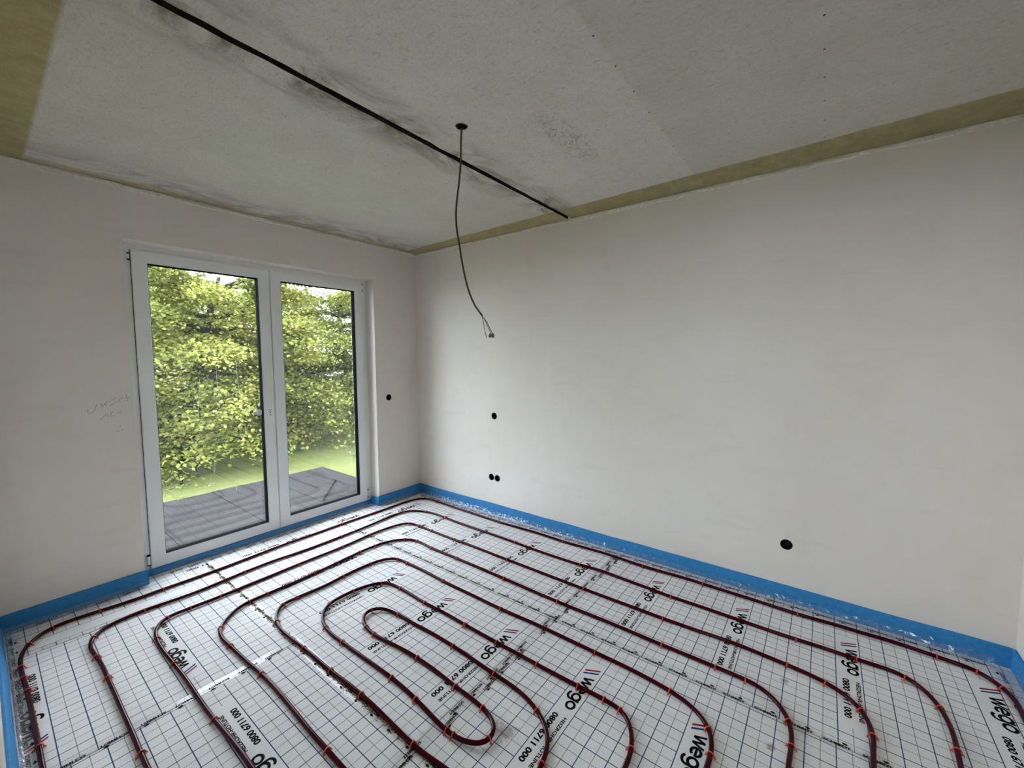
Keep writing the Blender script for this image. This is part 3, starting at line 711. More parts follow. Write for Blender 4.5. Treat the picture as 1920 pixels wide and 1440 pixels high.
# ------------------------------------------------------------------ blue edge strips with film flap
def edge_strip(label, p0, p1, inward, h=STRIP_H, thick=0.011, lean=0.006, film=0.085, filmz=0.022, wrinkle=0.003, e0=0.0, e1=0.0):
    """foam strip standing on the floor against a wall; inward = unit vector into the room"""
    p0, p1 = np.array(p0, float), np.array(p1, float)
    d = p1 - p0; L = np.linalg.norm(d); d /= L
    n = max(3, int(L / 0.05))
    iv = np.array(inward, float)
    root = empty('edge_insulation_strip', (*(0.5 * (p0 + p1)), 0.0))
    tag(root, label, 'edge strip', 'blue foam edge strips around the floor')
    c0 = np.array((*(0.5 * (p0 + p1)), 0.0))
    mb = MB(); vs, fs = [], []
    t = np.linspace(0, L, n)
    hw = h + np.interp(t, np.linspace(0, L, max(3, n // 4)), RNG.normal(0, 0.0016, max(3, n // 4)))
    hw = hw + e0 * np.exp(-t / 0.05) + e1 * np.exp(-(L - t) / 0.05)
    ln = np.interp(t, np.linspace(0, L, max(3, n // 5)), RNG.normal(0, 0.0015, max(3, n // 5)))
    for i in range(n):
        b = p0 + d * t[i]
        prof = [(0.0005, -0.028), (lean + thick, -0.028), (lean + thick + ln[i], 0.0), (lean * 0.6 + thick + ln[i], hw[i] * 0.55), (thick, hw[i] - 0.0015), (thick - 0.0015, hw[i]), (0.0005, hw[i])]
        for a, z in prof:
            q = b + iv * a
            vs.append(np.array((q[0], q[1], z)) - c0)
    m = 7
    for i in range(n - 1):
        for k in range(m):
            l = (k + 1) % m
            fs.append((m * i + k, m * i + l, m * i + m + l, m * i + m + k))
    fs += [tuple(range(m)), tuple(m * (n - 1) + k for k in range(m - 1, -1, -1))]
    mb.add(vs, fs)
    mb.build('foam_band', M['foam'], root, smooth=False)
    if film:
        nf = max(6, int(L / 0.018)); mm = 9
        fb = MB(); vs, fs = [], []
        tf = np.linspace(0.06 if L > 1 else 0.01, L - (0.06 if L > 1 else 0.01), nf)
        wide = film + np.interp(tf, np.linspace(0, L, max(3, nf // 14)), RNG.normal(0, 0.008, max(3, nf // 14)))
        W1 = RNG.normal(0, 1, (nf, mm)); 
        W1 = (W1 + np.roll(W1, 1, 0) * 0.7) / 1.4
        for i in range(nf):
            b = p0 + d * tf[i]
            for k in range(mm):
                s = k / (mm - 1)
                a = lean + thick + 0.0015 + s * wide[i] * (0.4 + 0.6 * s)
                z = 0.0032 + filmz * max(0.0, 1 - s * 1.7) ** 1.6 + wrinkle * abs(W1[i, k]) * (1 - s) ** 0.6
                q = b + iv * (a + 0.4 * wrinkle * W1[i, (k + 3) % mm] * (1 - s) * (k > 0))
                vs.append(np.array((q[0], q[1], z)) - c0)
        for i in range(nf - 1):
            for k in range(mm - 1):
                a = i * mm + k
                fs.append((a, a + mm, a + mm + 1, a + 1))
        fb.add(vs, fs)
        fb.build('film_flap', M['film'], root)
    return root
edge_strip('long blue foam edge strip with crumpled film along the right wall', (0.012, 0.0), (LX - 0.012, 0.0), (0, -1), wrinkle=0.009, film=0.050, filmz=0.028)
edge_strip('blue foam edge strip between the window niche and the far corner', (0.0, -0.012), (0.0, WY2 - 0.008), (1, 0), film=0.05)
edge_strip('blue foam edge strip on window wall left of the glazed door', (0.0, WY1 + 0.008), (0.0, -WY + 0.010), (1, 0), film=0.045)
edge_strip('low dark blue edge strip folded under the window frame', (-0.128, WY2 - 0.003), (-0.128, WY1 + 0.003), (1, 0), h=0.046, film=0.04, lean=0.004)
edge_strip('short blue edge strip turning into the window niche, corner side', (0.011, WY2 - 0.0005), (-0.125, WY2 - 0.0005), (0, -1), h=0.075, film=0, e0=0.022)
edge_strip('short blue edge strip turning into the window niche, left side', (-0.125, WY1 + 0.0005), (0.011, WY1 + 0.0005), (0, 1), h=0.075, film=0, e1=0.022)
edge_strip('pale blue edge strip running along the left edge of the picture', (0.012, -WY), (2.95, -WY), (0, 1), lean=0.020, film=0.03, wrinkle=0.0015)
edge_strip('blue foam edge strip at the foot of the right end wall', (LX, -0.012), (LX, -2.95), (-1, 0), film=0.05)

# ------------------------------------------------------------------ glazed double door (window)
win = empty('window_1', (-0.135, 0.5 * (WY1 + WY2), 0.0))
tag(win, kind='structure')
WO = np.array((-0.135, 0.5 * (WY1 + WY2), 0.0))
def wpart(mb, name, mat, parent=win, smooth=False):
    mb.v = [tuple(np.array(p) - WO) for p in mb.v]
    return mb.build(name, mat, parent, smooth)
wpart(MB().ring_x(WY1 + 0.001, WY2 - 0.001, -0.019, WZ1 - 0.001, WY1 + 0.075, WY2 - 0.075, 0.075, WZ1 - 0.062, -0.135, -0.205), 'outer_frame', M['upvc'])
SZ0, SZ1 = 0.048, 2.290
def sash(y0, y1, hinge_left):
    s = MB()
    gy0, gy1, gz0, gz1 = y0 + 0.0815, y1 - 0.0845, 0.126, 2.213
    if not hinge_left:
        gy0, gy1 = y0 + 0.0835, y1 - 0.0815
    # face slightly rounded: outer ring bevelled
    s.ring_x(y0 + 0.004, y1 - 0.004, SZ0 + 0.004, SZ1 - 0.004, gy0 - 0.004, gy1 + 0.004, gz0 - 0.004, gz1 + 0.004, -0.118, -0.122)
    s.ring_x(y0, y1, SZ0, SZ1, gy0, gy1, gz0, gz1, -0.1215, -0.196)
    so = wpart(s, 'sash', M['upvc'])
    b = MB()
    # sloping glazing bead
    O = [(gy0 - 0.004, gz0 - 0.004), (gy1 + 0.004, gz0 - 0.004), (gy1 + 0.004, gz1 + 0.004), (gy0 - 0.004, gz1 + 0.004)]
    I = [(gy0 + 0.003, gz0 + 0.003), (gy1 - 0.003, gz0 + 0.003), (gy1 - 0.003, gz1 - 0.003), (gy0 + 0.003, gz1 - 0.003)]
    vs = [(-0.1177, y, z) for y, z in O] + [(-0.1215, y, z) for y, z in I] + [(-0.1235, y, z) for y, z in I]
    fs = []
    for i in range(4):
        j = (i + 1) % 4
        fs += [(i, j, 4 + j, 4 + i), (4 + i, 4 + j, 8 + j, 8 + i)]
    b.add(vs, fs)
    wpart(b, 'glazing_bead', M['bead'], so)
    wpart(MB().ring_x(gy0 - 0.001, gy1 + 0.001, gz0 - 0.001, gz1 + 0.001, gy0 + 0.0055, gy1 - 0.0055, gz0 + 0.0055, gz1 - 0.0055, -0.1232, -0.1580), 'gasket', M['gasket'], so)
    wpart(MB().ring_x(gy0 + 0.001, gy1 - 0.001, gz0 + 0.001, gz1 - 0.001, gy0 + 0.007, gy1 - 0.007, gz0 + 0.007, gz1 - 0.007, -0.1590, -0.1830), 'spacer_bar', M['spacer'], so)
    g1 = wpart(MB().box(-0.1840, -0.1575, gy0 + 0.0012, gy1 - 0.0012, gz0 + 0.0012, gz1 - 0.0012), 'glass_pane', M['glass'], so)
    return so, g1
s1, pane1 = sash(-2.350, -1.4765, True)
s2, pane2 = sash(-1.4720, -0.5995, False)
wpart(MB().box(-0.175, -0.135, -1.4765, -1.472, SZ0, SZ1), 'meeting_gap_shade', M['gasket'])  # black strip stands in for the shade in the gap between the sashes
wpart(MB().box(-0.1345, -0.130, -2.3525, -2.3505, SZ0 + 0.02, SZ1), 'hinge_gap_shade', M['gasket'])  # black sliver stands in for the shaded gap between sash and frame
def hinge(y, z0, z1, w):
    mb = MB()
    mb.tube([(-0.124, y, z0), (-0.124, y, z1)], w, 10, up=(0, 1, 0))
    o = wpart(mb, 'hinge', M['hinge'], smooth=False)
    for z in (z0, z1):
        m2 = MB(); m2.tube([(-0.124, y, z - 0.004), (-0.124, y, z + 0.004)], w * 1.05, 10, up=(0, 1, 0))
        wpart(m2, 'hinge_end_ring', M['spacer'], o)  # dark ring in place of the gap at each hinge end
hinge(-2.362, 2.222, 2.262, 0.0065)
hinge(-2.362, 0.080, 0.148, 0.0095)
hinge(-0.593, 2.226, 2.286, 0.005)
hinge(-0.591, 0.078, 0.158, 0.006)
for z in (1.103, 1.082, 1.061):
    m2 = MB(); m2.tube([(-0.1178, -1.515, z), (-0.1172, -1.515, z)], 0.0048, 12, up=(0, 1, 0))
    wpart(m2, 'handle_hole', M['black'], s1)
m2 = MB(); m2.tube([(-0.1574, -1.587, 1.085), (-0.1566, -1.587, 1.085)], 0.026, 24, up=(0, 1, 0))  # small white disc set against the glass
wpart(m2, 'round_disc', M['white_dot'], s1)
for pts in ([(-1.885, 1.597), (-1.880, 1.40), (-1.873, 1.2), (-1.864, 1.047)], [(-1.992, 1.393), (-2.008, 1.2), (-2.02, 1.026)], [(-1.741, 1.533), (-1.738, 1.4), (-1.727, 1.249)],
            [(-1.79, 0.56), (-1.788, 0.52), (-1.787, 0.47)], [(-1.70, 0.99), (-1.695, 0.93)]):
    m2 = MB(); m2.tube([(-0.1566, y, z) for y, z in pts], 0.0011, 5, up=(1, 0, 0))
    wpart(m2, 'water_streak', M['streak'], s1)

# ------------------------------------------------------------------ electrical back boxes
def back_box(label, pos, axis):
    mb = MB(); n = 28; r0, r1, dep = BOX_R - 0.0035, BOX_R - 0.0055, 0.046
    rings = [(r0 + 0.002, 0.003), (r1, 0.003), (r1, dep), (0.0, dep)]
    vs, fs = [], []
    for r, dd in rings:
        for k in range(n):
            a = 2 * math.pi * k / n
            vs.append((r * math.cos(a), dd, r * math.sin(a)))
    for i in range(3):
        for k in range(n):
            l = (k + 1) % n
            fs.append((i * n + k, i * n + l, (i + 1) * n + l, (i + 1) * n + k))
    mb.add(vs, fs)
    rim = MB(); vs, fs = [], []
    R = []
    for k in range(n):
        a = 2 * math.pi * k / n
        ro = BOX_R + random.uniform(0.0005, 0.0030); ri = BOX_R - 0.003
        vs += [(ro * math.cos(a), -0.0006, ro * math.sin(a)), (BOX_R * math.cos(a), -0.0022, BOX_R * math.sin(a)), (ri * math.cos(a), 0.004, ri * math.sin(a))]
    for k in range(n):
        l = (k + 1) % n
        fs += [(3 * k, 3 * l, 3 * l + 1, 3 * k + 1), (3 * k + 1, 3 * l + 1, 3 * l + 2, 3 * k + 2)]
    rim.add(vs, fs)
    root = empty('electrical_box', pos)
    if axis == 'x':
        root.rotation_euler = (0, 0, math.pi / 2)
    tag(root, label, 'electrical box', 'round black electrical boxes sunk in the walls')
    mb.build('box_cup', M['black'], root, True)
    rim.build('plaster_rim', M['hinge'], root)
    return root
back_box('round black box hole in the window wall beside the far corner', (0, left_hole[0], left_hole[1]), 'x')
back_box('single round black box hole at mid height on the right wall', (right_holes[0][0], 0, right_holes[0][1]), 'y')
back_box('left of the two touching black box holes low on right wall', (right_holes[1][0], 0, right_holes[1][1]), 'y')
back_box('right of the two touching black box holes low on right wall', (right_holes[2][0], 0, right_holes[2][1]), 'y')
back_box('lone round black box hole low on the right wall, nearest the viewer', (right_holes[3][0], 0, right_holes[3][1]), 'y')

# ------------------------------------------------------------------ pencil scribble on the window wall
def wall_pt(zx, zy):
    """from the note's own drawing grid to the wall surface"""
    return (0.0, -2.62 + (zx - 465) * (0.194 / 560), 1.213 + (790 - zy) * 0.00041 + (zx - 465) * 0.000005)
strokes = [[(460, 735), (458, 790), (490, 806), (540, 770), (582, 665)], [(645, 655), (645, 722)], [(735, 632), (690, 665), (655, 705)], [(686, 670), (702, 722)],
           [(850, 585), (780, 613), (850, 655), (750, 705)], [(935, 590), (882, 620), (868, 658), (902, 652)], [(985, 540), (990, 600)], [(960, 606), (1015, 600), (985, 660)],
           [(610, 920), (690, 830)], [(690, 845), (715, 835), (706, 882)], [(792, 795), (756, 830), (750, 880), (790, 868)], [(850, 800), (855, 836), (882, 835), (890, 800)],
           [(815, 1118), (915, 1110)], [(872, 1030), (869, 1060)]]
pm = MB()
for s in strokes:
    P = [wall_pt(*p) for p in s]
    P = [(0.0002, y, z) for _, y, z in P]
    pm.tube(P, 0.0009, 5, up=(1, 0, 0))
pm.build('pencil_note', M['pencil'], wall_left)

# ------------------------------------------------------------------ hanging lamp cable
CAB = [(2.198, -1.527, 2.676), (2.195, -1.53, 2.596), (2.193, -1.531, 2.52), (2.187, -1.538, 2.418), (2.178, -1.546, 2.328), (2.174, -1.55, 2.263), (2.176, -1.548, 2.186),
       (2.186, -1.539, 2.096), (2.196, -1.529, 2.005), (2.213, -1.513, 1.9), (2.235, -1.491, 1.82), (2.264, -1.464, 1.762)]
lc = empty('ceiling_lamp_cable', (2.198, -1.527, HC))
tag(lc, 'thin grey lamp cable hanging from the bare ceiling with loose wire ends', 'cable')
CO = np.array((2.198, -1.527, HC))
def cpart(mb, name, mat, smooth=True):
    mb.v = [tuple(np.array(p) - CO) for p in mb.v]
    return mb.build(name, mat, lc, smooth)
mb = MB(); mb.tube(resample(CAB, 0.02), 0.0048, 10, up=(0.8, 0.6, 0)); cpart(mb, 'sheath', M['cable'])
e = CAB[-1]
for P, r in (([e, (2.271, -1.458, 1.71), (2.279, -1.45, 1.649)], 0.0016), ([e, (2.276, -1.452, 1.735), (2.296, -1.433, 1.670)], 0.0017), ([e, (2.281, -1.448, 1.73), (2.303, -1.427, 1.668)], 0.0017)):
    mb = MB(); mb.tube(P, r, 6, up=(0.8, 0.6, 0)); cpart(mb, 'wire', M['wire_dark'])
mb = MB()
mb.box(2.289, 2.307, -1.443, -1.419, 1.652, 1.669); mb.box(2.2905, 2.2965, -1.4395, -1.4335, 1.669, 1.675); mb.box(2.2985, 2.3045, -1.4305, -1.4245, 1.669, 1.675)
cpart(mb, 'terminal_block', M['terminal'], False)
mb = MB(); n = 24; vs, fs = [], []
for i, (r, z) in enumerate(((0.030, -0.0005), (0.026, -0.004), (0.020, -0.002), (0.018, 0.0))):
    vs += [(2.198 + (r + random.uniform(-0.003, 0.003) * (i < 2)) * math.cos(2 * math.pi * k / n), -1.527 + r * math.sin(2 * math.pi * k / n), HC + z) for k in range(n)]
for i in range(3):
    fs += [(i * n + k, i * n + (k + 1) % n, (i + 1) * n + (k + 1) % n, (i + 1) * n + k) for k in range(n)]
fs.append(tuple(3 * n + k for k in range(n)))
mb.add(vs, fs); cpart(mb, 'outlet_ring', M['groove'], False)

# ------------------------------------------------------------------ heating pipe: one continuous double spiral
PIPE_R, PIPE_Z = 0.0094, 0.0108
def turn(a, b):
    """outside the picture: from the end of a right-hand leg (heading -y) round to a row along the near wall (heading -x)"""
    (xa, ya), (xb, yb) = a, b
    r = min(0.22, 0.5 * abs(ya - yb), 0.5 * abs(xa - xb))
    pts = [(xa, ya - (abs(ya - yb) - r) * 0.5), (xa, yb + r)]
    for k in range(1, 6):
        t = k * math.pi / 12
        pts.append((xa - r + r * math.cos(t), yb + r - r * math.sin(t)))
    pts += [(xa - r, yb), (xb + (xa - r - xb) * 0.5, yb)]
    return pts
def leg(k): return [tuple(p) for p in PIPES[k]]
p7 = leg(6)
path = [(3.95, -3.6), (4.02, -3.1), (4.25, -2.75), (4.335, -2.4), (4.36, -1.6), (4.385, -0.9)] + leg(1)[::-1]
path += turn(leg(3)[-1], leg(1)[0])[::-1] + leg(3)[::-1]
path += turn(leg(5)[-1], leg(3)[0])[::-1] + leg(5)[::-1]
path += turn(p7[-1], leg(5)[0])[::-1] + p7[::-1]
path += turn(p7[0], leg(4)[0]) + leg(4)
path += turn(leg(4)[-1], leg(2)[0]) + leg(2)
path += [(4.115, -1.4), (4.10, -2.2), (4.02, -2.7), (3.85, -3.1), (3.8, -3.6)]
PP = resample(path, 0.012)
k = np.exp(-0.5 * (np.arange(-14, 15) / 4.5) ** 2); k /= k.sum()
for ax in range(2):
    q = np.convolve(np.pad(PP[:, ax], 14, mode='edge'), k, 'valid'); PP[:, ax] = q
_t = np.arange(len(PP)) * 0.012
lift = 0.0006 * (np.sin(_t * 5.1) + np.sin(_t * 8.3 + 1.0)) + 0.0008
# the pipe rises a little in tight bends
_tan = np.gradient(PP, axis=0); _ang = np.unwrap(np.arctan2(_tan[:, 1], _tan[:, 0]))
curv = np.convolve(np.abs(np.gradient(_ang)) / 0.012, np.ones(9) / 9, 'same')
lift += 0.0045 * np.clip((curv - 2.5) / 5, 0, 1)
P3 = np.c_[PP, PIPE_Z - 0.0005 + lift]
mb = MB(); mb.tube(P3, PIPE_R, 12)
pipe = mb.build('heating_pipe', M['pipe'], None, True)
tag(pipe, 'dark red underfloor heating pipe laid in a spiral over the printed mat', 'pipe')

# ------------------------------------------------------------------ clips over the pipe
def clip_mesh():
    mb = MB(); w = 0.0024; R = PIPE_R + 0.0024; vs, fs = [], []
    prof = [(-R - 0.0075, 0.0006), (-R - 0.0035, 0.0065), (-R - 0.0012, 0.0045)]
    prof += [(R * math.cos(a), 0.0115 + R * math.sin(a)) for a in np.linspace(math.pi, 0, 11)]
    prof += [(R + 0.0012, 0.0045), (R + 0.0035, 0.0065), (R + 0.0075, 0.0006)]
    P = np.array(prof); T = np.gradient(P, axis=0); T /= np.linalg.norm(T, axis=1)[:, None]
    N = np.c_[-T[:, 1], T[:, 0]] * 0.0015
    for p, nn in zip(P, N):
        for s, x in ((1, -w), (1, w), (-1, w), (-1, -w)):
            q = p + s * nn
            vs.append((x, q[0], q[1]))
    for i in range(len(P) - 1):
        for k2 in range(4):
            l = (k2 + 1) % 4
            fs.append((4 * i + k2, 4 * i + l, 4 * i + 4 + l, 4 * i + 4 + k2))
    fs += [(0, 1, 2, 3), tuple(4 * (len(P) - 1) + i for i in (3, 2, 1, 0))]
    mb.add(vs, fs)
    # legs driven into the panel and ears on both sides
    for s in (-1, 1):
        mb.box(-w, w, s * R - 0.001, s * R + 0.001, -0.012, 0.012)
        mb.add([(-0.0005, s * (R + 0.002), 0.009), (0.0045, s * (R + 0.0045), 0.012), (0.0005, s * (R + 0.0055), 0.006), (0.0005, s * (R + 0.001), 0.006)], [(0, 1, 2), (0, 2, 3), (0, 3, 1), (1, 3, 2)])
    return mb
c_first = clip_mesh().build('pipe_clip', M['clip'])
c_mesh = c_first.data
runs = {1: 'outermost', 2: 'second', 3: 'third', 4: 'fourth', 5: 'fifth', 6: 'sixth', 7: 'innermost'}
ORD = ['first', 'second', 'third', 'fourth', 'fifth', 'sixth', 'seventh', 'eighth', 'ninth', 'tenth', 'eleventh', 'twelfth', 'thirteenth', 'fourteenth', 'fifteenth', 'sixteenth', 'seventeenth', 'eighteenth', 'nineteenth', 'twentieth']
dense = {}
for r in range(1, 7):
    d = resample(PIPES[r], 0.01)
    if r < 6:
        dense[r] = (d, int(np.argmin(d[:, 0] - d[:, 1])))
    else:
        s = d[:, 0] - d[:, 1]
        h = len(d) // 2
        u = int(np.argmax(np.where((np.arange(len(d)) > len(d) * 0.4) & (np.arange(len(d)) < len(d) * 0.75), s, -9)))
        a, b = d[:u], d[u:]
        dense[6] = (a, int(np.argmin(a[:, 0] - a[:, 1]))); dense[7] = (b, int(np.argmin(b[:, 0] - b[:, 1])))
entries = []
for c in CLIPS:
    c = np.array(c)
    best = min(((np.min(np.linalg.norm(d - c, axis=1)), r) for r, (d, _) in dense.items()))
    r = best[1]; d, cor = dense[r]
    i = int(np.argmin(np.linalg.norm(d - c, axis=1)))
    entries.append((r, 'window' if i < cor else 'wall', abs(i - cor), c))
if True:
    for r in (6, 7):     # the sixth run is traced from its right-hand end
        entries = [(a, ('wall' if s == 'window' else 'window') if a == 6 and r == 6 else s, i, c) for a, s, i, c in entries]
count = {}
first = True
for r, side, i, c in sorted(entries, key=lambda e: (e[0], e[1], e[2])):
    j = int(np.argmin(np.linalg.norm(PP - c, axis=1)))
    tg = PP[min(j + 3, len(PP) - 1)] - PP[max(j - 3, 0)]
    n = count.get((r, side), 0); count[(r, side)] = n + 1
    o = c_first if first else c_first.copy()
    if not first: COL.objects.link(o)
    first = False
    o.location = (PP[j][0], PP[j][1], max(0.0, lift[j] - 0.001))
    o.rotation_euler = (random.gauss(0, 0.05), random.gauss(0, 0.05), math.atan2(tg[1], tg[0]) + random.gauss(0, 0.07))
    where = 'window side' if side == 'window' else 'wall side'
    tag(o, f'red clip on the {runs[r]} pipe, {ORD[min(n, 19)]} from its far bend on the {where}', 'pipe clip', 'red clips holding the heating pipe')

# ------------------------------------------------------------------ outside: terrace, lawn, trees, buildings
TZ = -0.15
terr = MB().box(-2.45, -0.36, -6.0, 0.15, TZ - 0.25, TZ - 0.02).build('terrace', plain('terrace_base', (0.03, 0.03, 0.03), 0.9, 0.2))
tag(terr, kind='structure')
def terrace_mat():
    t = NT('weathered_roofing_sheet')
    o = t.obj()
    n1 = t.noise(o, 2.5, 6, 0.65, 0.4); n2 = t.noise(o, 300, 2, 0.5); sp = t.noise(o, 22, 2, 0.5)
    c = t.mix(t.mapr(n1, 0.3, 0.7), (0.017, 0.0150, 0.0150), (0.030, 0.0265, 0.0260))
    c = t.mix(t.mapr(sp, 0.735, 0.76), c, (0.09, 0.09, 0.09))
    t.bsdf(c, 0.9, 0.04, bump=n2, bstr=0.3)
    return t.mat
M['sheet'] = terrace_mat()
ye = [0.15, -0.085, -0.405, -0.64, -0.935, -1.30, -1.65, -2.0, -2.35, -2.7, -3.1, -3.6, -4.2, -5.0, -6.0]
for k, (a, b) in enumerate(zip(ye[:-1], ye[1:])):
    MB().box(-2.47, -0.36, b + 0.006, a, TZ - 0.021, TZ + random.uniform(-0.002, 0.004)).build('roofing_sheet', M['sheet'], terr)
rod = MB(); rod.tube([(-1.60, -0.13, TZ + 0.016), (-1.30, -0.38, TZ + 0.014), (-1.00, -0.62, TZ + 0.016)], 0.010, 8)
tag(rod.build('metal_rod', M['rod']), 'thin dark rod lying on the grey terrace outside', 'rod')

def lawn_mat():
    t = NT('mown_grass')
    o = t.obj()
    n1 = t.noise(o, 0.35, 5, 0.65); n2 = t.noise(o, 6, 5, 0.7); n3 = t.noise(o, 40, 3, 0.6)
    c = t.mix(t.mapr(n1, 0.35, 0.65), (0.105, 0.125, 0.040), (0.150, 0.155, 0.055))
    c = t.mix(t.m('MULTIPLY', t.mapr(n2, 0.45, 0.7), 0.6), c, (0.185, 0.178, 0.075))
    c = t.mix(t.m('MULTIPLY', t.mapr(n3, 0.45, 0.6), 0.4), c, (0.08, 0.10, 0.016))
    t.bsdf(c, 0.9, 0.1, bump=n3, bstr=0.5, bdist=0.05)
    return t.mat
lawn = MB(); g = 40; vs, fs = [], []
for i in range(g + 1):
    for j in range(g + 1):
        x = -2.0 - 60 * i / g; y = -40 + 90 * j / g
        vs.append((x, y, -3.0 + 0.12 * math.sin(x * 0.4) * math.cos(y * 0.3)))
for i in range(g):
    for j in range(g):
        a = i * (g + 1) + j
        fs.append((a, a + 1, a + g + 2, a + g + 1))
lawn.add(vs, fs)
tag(lawn.build('lawn', lawn_mat(), None, True), kind='structure')

def leaves_mesh(C, Nrm, size, tone, mat, name, parent):
    """one folded, pointed leaf (4 triangles) per row"""
    n = len(C)
    A = RNG.normal(0, 1, (n, 3))
    Nn = Nrm + RNG.normal(0, 0.45, (n, 3)); Nn /= np.linalg.norm(Nn, axis=1)[:, None]
    U = A - (A * Nn).sum(1)[:, None] * Nn; U /= np.linalg.norm(U, axis=1)[:, None]
    W = np.cross(Nn, U); s = size[:, None]
    V = np.stack([C, C + U * s * 0.45 + W * s * 0.42 + Nn * s * 0.16, C + U * s, C + U * s * 0.45 - W * s * 0.42 + Nn * s * 0.16, C + U * s * 0.5 - Nn * s * 0.02], 1).reshape(-1, 3)
    b = np.arange(n)[:, None] * 5
    Fc = np.concatenate([b + np.array(q) for q in ((0, 4, 1), (1, 4, 2), (2, 4, 3), (3, 4, 0))], 1).reshape(-1, 3)
    me = bpy.data.meshes.new(name)
    me.vertices.add(len(V)); me.vertices.foreach_set('co', V.ravel())
    me.loops.add(Fc.size); me.loops.foreach_set('vertex_index', Fc.ravel().astype(np.int32))
    me.polygons.add(len(Fc)); me.polygons.foreach_set('loop_start', np.arange(0, Fc.size, 3, dtype=np.int32))
    me.update(calc_edges=True)
    at = me.attributes.new('tone', 'FLOAT', 'POINT'); at.data.foreach_set('value', np.repeat(tone, 5).astype(np.float32))
    me.materials.append(mat)
    o = link(name, me, parent)
    o['kind'] = 'stuff'
    return o

def tree(name, label, base, top, crown_r, crown_z, limbs, leaf_n, leaf_s, mat, trunk_r=0.22, flat=0.75, seed=1, cat='tree', grp=None, tone0=0.44):
    rg = np.random.default_rng(seed)
    base = np.array(base, float); top = np.array(top, float)
    root = empty(name, tuple(base))
    tag(root, label, cat, grp)
    tr = MB()
    t = np.linspace(0, 1, 14)[:, None]
    trunk = base + (top - base) * t + np.c_[np.sin(t * 5) * 0.12, np.cos(t * 4) * 0.1 - 0.1, np.zeros_like(t)] * t
    tr.tube(trunk - base, trunk_r * (1 - 0.8 * t[:, 0]), 10)
    tr.build('trunk', M['bark'], root, True)
    Cs, Ns = [], []
    br = MB()
    for k in range(limbs):
        s = 0.13 + 0.87 * (k + 0.5) / limbs
        p0 = trunk[min(13, int(s * 13))]
        az = k * 2.399 + rg.uniform(-0.3, 0.3)
        ln = crown_r * (1.10 - 0.55 * s) * rg.uniform(0.85, 1.15)
        rise = rg.uniform(-0.05, 0.28) + 0.4 * (s - 0.4)
        d = np.array((math.cos(az), math.sin(az), 0))
        tt = np.linspace(0, 1, 9)
        L = np.array([p0 + d * ln * a + np.array((0, 0, ln * (rise * a - 0.28 * a * a))) + rg.normal(0, 0.05, 3) * a for a in tt])
        br.tube(L - base, trunk_r * 0.33 * (1 - 0.85 * tt), 6)
        for m in range(9):
            a = 0.22 + 0.78 * (m + rg.uniform(0, 0.8)) / 9
            q0 = np.array([np.interp(a, tt, L[:, c]) for c in range(3)])
            az2 = az + rg.choice((-1, 1)) * rg.uniform(0.4, 1.1)
            l2 = ln * 0.38 * (1.15 - 0.55 * a) * rg.uniform(0.7, 1.2)
            d2 = np.array((math.cos(az2), math.sin(az2), rg.uniform(-0.25, 0.2)))
            t2 = np.linspace(0, 1, 5)
            B = np.array([q0 + d2 * l2 * b - np.array((0, 0, 0.22 * l2 * b * b)) for b in t2])
            br.tube(B - base, 0.020 * (1 - 0.8 * t2) + 0.003, 4)
            nl = leaf_n
            b = rg.uniform(0.05, 1.05, nl)
            c = np.stack([np.interp(b, t2, B[:, i]) for i in range(3)], 1)
            sp = 0.12 + 0.20 * l2
            c += np.c_[rg.normal(0, sp, nl), rg.normal(0, sp, nl), rg.normal(-0.02, sp * 0.42, nl)]
            Cs.append(c); Ns.append(np.c_[rg.normal(0, 0.3, nl), rg.normal(0, 0.3, nl), np.ones(nl)])
    br.build('branches', M['bark'], root, True)['kind'] = 'stuff'
    C = np.vstack(Cs) - base; N = np.vstack(Ns)
    zz = C[:, 2] + base[2]; keep = (zz > -2.45 + 0.4 * rg.normal(0, 1, len(C))) & (zz < crown_z + 0.2 * rg.normal(0, 1, len(C)))
    C, N = C[keep], N[keep]
    tone = np.clip(tone0 + 0.20 * rg.normal(0, 1, len(C)) + 0.12 * np.sin(C[:, 0] * 1.7 + C[:, 1] * 2.1 + C[:, 2]), 0, 1)
    leaves_mesh(C, N, leaf_s * rg.uniform(0.7, 1.25, len(C)), tone, mat, 'foliage', root)
    return root
T = 'trees outside the window'
tree('maple_tree', 'broad pale green maple filling the left pane of the window', (-19.0, 2.20, -3.0), (-18.4, 4.2, 5.2), 6.4, 6.3, 54, 165, 0.155, M['leaf'], 0.36, seed=3, grp=T)
tree('maple_tree', 'darker green maple seen through the right window pane', (-20.0, 11.4, -3.0), (-19.6, 10.6, 5.2), 6.4, 6.3, 52, 160, 0.155, M['leaf'], 0.34, seed=9, grp=T, tone0=0.34)
tree('maple_tree', 'tall pale tree standing behind the maples outside', (-28.5, 7.2, -3.0), (-28.0, 7.4, 6.0), 6.4, 7.2, 26, 70, 0.24, M['leaf'], 0.36, seed=21, grp=T)

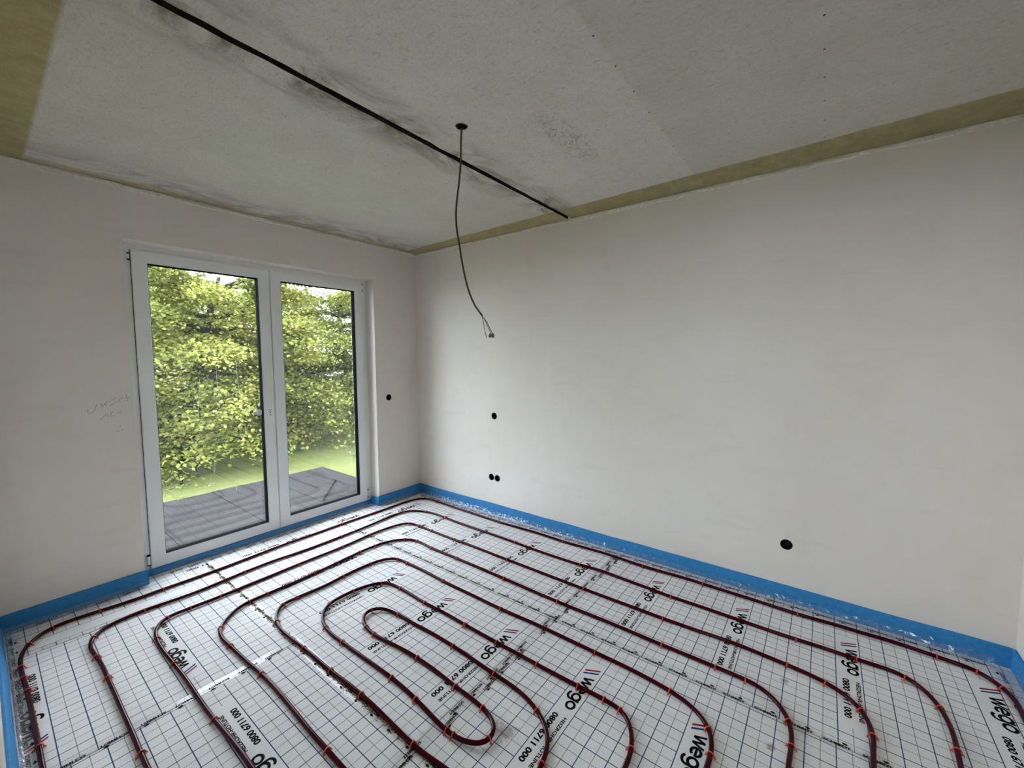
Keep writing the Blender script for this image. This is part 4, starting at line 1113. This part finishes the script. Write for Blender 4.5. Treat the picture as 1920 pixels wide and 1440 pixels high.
def shrub(label, c, r, n, seed):
    rg = np.random.default_rng(seed)
    root = empty('shrub', (c[0], c[1], -3.0)); tag(root, label, 'shrub', 'shrubs on the lawn')
    st = MB()
    for k in range(7):
        a = k * 0.9; e = np.array((r * 0.6 * math.cos(a), r * 0.6 * math.sin(a), c[2] + 3.0 + r * 0.2))
        st.tube([(0, 0, 0), tuple(e * 0.5 + (0, 0, 0.1)), tuple(e)], [0.03, 0.02, 0.008], 5)
    st.build('stems', M['bark'], root, True)
    D = rg.normal(0, 1, (n, 3)); D /= np.linalg.norm(D, axis=1)[:, None]
    P = D * r * rg.uniform(0.55, 1.0, (n, 1)) * (1, 1.3, 0.8) + (0, 0, c[2] + 3.0)
    leaves_mesh(P, D + (0, 0, 0.5), 0.10 * rg.uniform(0.7, 1.3, n), rg.uniform(0, 0.7, n), M['leaf_dark'], 'foliage', root)
shrub('dark bluish green shrub on the lawn behind the right pane', (-22.5, 8.7, -2.0), 1.4, 2600, 5)
shrub('dark green shrub on the lawn behind the left pane', (-23.0, 4.0, -1.8), 1.4, 2600, 6)

post = MB(); post.tube([(-15.0, 1.90, -3.0), (-15.0, 1.86, -1.5)], 0.07, 10)
tag(post.build('garden_post', M['wire_dark']), 'dark upright post on the lawn beside the trunk', 'post')
stake = MB(); stake.tube([(-15.0, 2.40, -3.0), (-14.95, 2.50, -1.6)], 0.03, 8)
tag(stake.build('garden_stake', plain('pale_stake', (0.10, 0.095, 0.07), 0.8, 0.2)), 'thin pale stake on the lawn below the tree', 'stake')

def house(label, x, y, w, dpt, z0, h, roofh, wallc, roofc, wins):
    root = empty('house', (x, y, z0)); tag(root, label, 'house')
    MB().box(-dpt, 0, -w / 2, w / 2, 0, h).build('wall_shell', wallc, root)
    rf = MB(); n = 14
    for k in range(n):
        a, b = k / n, (k + 1) / n
        for s in (1, -1):
            xa = 0.35 - (dpt / 2 + 0.35) * a if s > 0 else -dpt - 0.35 + (dpt / 2 + 0.35) * a
            xb = 0.35 - (dpt / 2 + 0.35) * b if s > 0 else -dpt - 0.35 + (dpt / 2 + 0.35) * b
            rf.add([(xa, -w / 2 - 0.4, h + roofh * a), (xa, w / 2 + 0.4, h + roofh * a), (xb, w / 2 + 0.4, h + roofh * b + 0.05), (xb, -w / 2 - 0.4, h + roofh * b + 0.05),
                    (xa, -w / 2 - 0.4, h + roofh * a + 0.09), (xa, w / 2 + 0.4, h + roofh * a + 0.09)], [(4, 5, 2, 3), (0, 1, 5, 4)])
    rf.build('roof', roofc, root)
    for yy, zz, ww, hh in wins:
        f = MB().ring_x(yy - ww / 2, yy + ww / 2, zz, zz + hh, yy - ww / 2 + 0.08, yy + ww / 2 - 0.08, zz + 0.08, zz + hh - 0.08, 0.05, -0.02).build('window_frame', M['hinge'], root)
        MB().box(-0.03, 0.01, yy - ww / 2 + 0.08, yy + ww / 2 - 0.08, zz + 0.08, zz + hh - 0.08).build('window_pane', M['spacer'], f)
    return root
M['render_white'] = plain('white_render', (0.45, 0.45, 0.45), 0.9, 0.2)
M['roof_pale'] = plain('pale_roof', (0.12, 0.118, 0.117), 0.8, 0.3, 20, 0.1)
house('pale house with grey roof far behind the maple on the left', -40, 7.0, 12, 9, -3.0, 6.2, 3.0, M['render_white'], M['roof_pale'], [(-3, 3.4, 1.2, 1.4), (0, 3.4, 1.2, 1.4), (3, 3.4, 1.2, 1.4)])
house('low white building behind the trees on the right', -36, 22.0, 16, 8, -3.0, 3.2, 1.2, M['render_white'], M['roof_pale'], [(-4, 1.0, 1.4, 1.3), (-1, 1.0, 1.4, 1.3), (2.5, 1.0, 1.4, 1.3)])
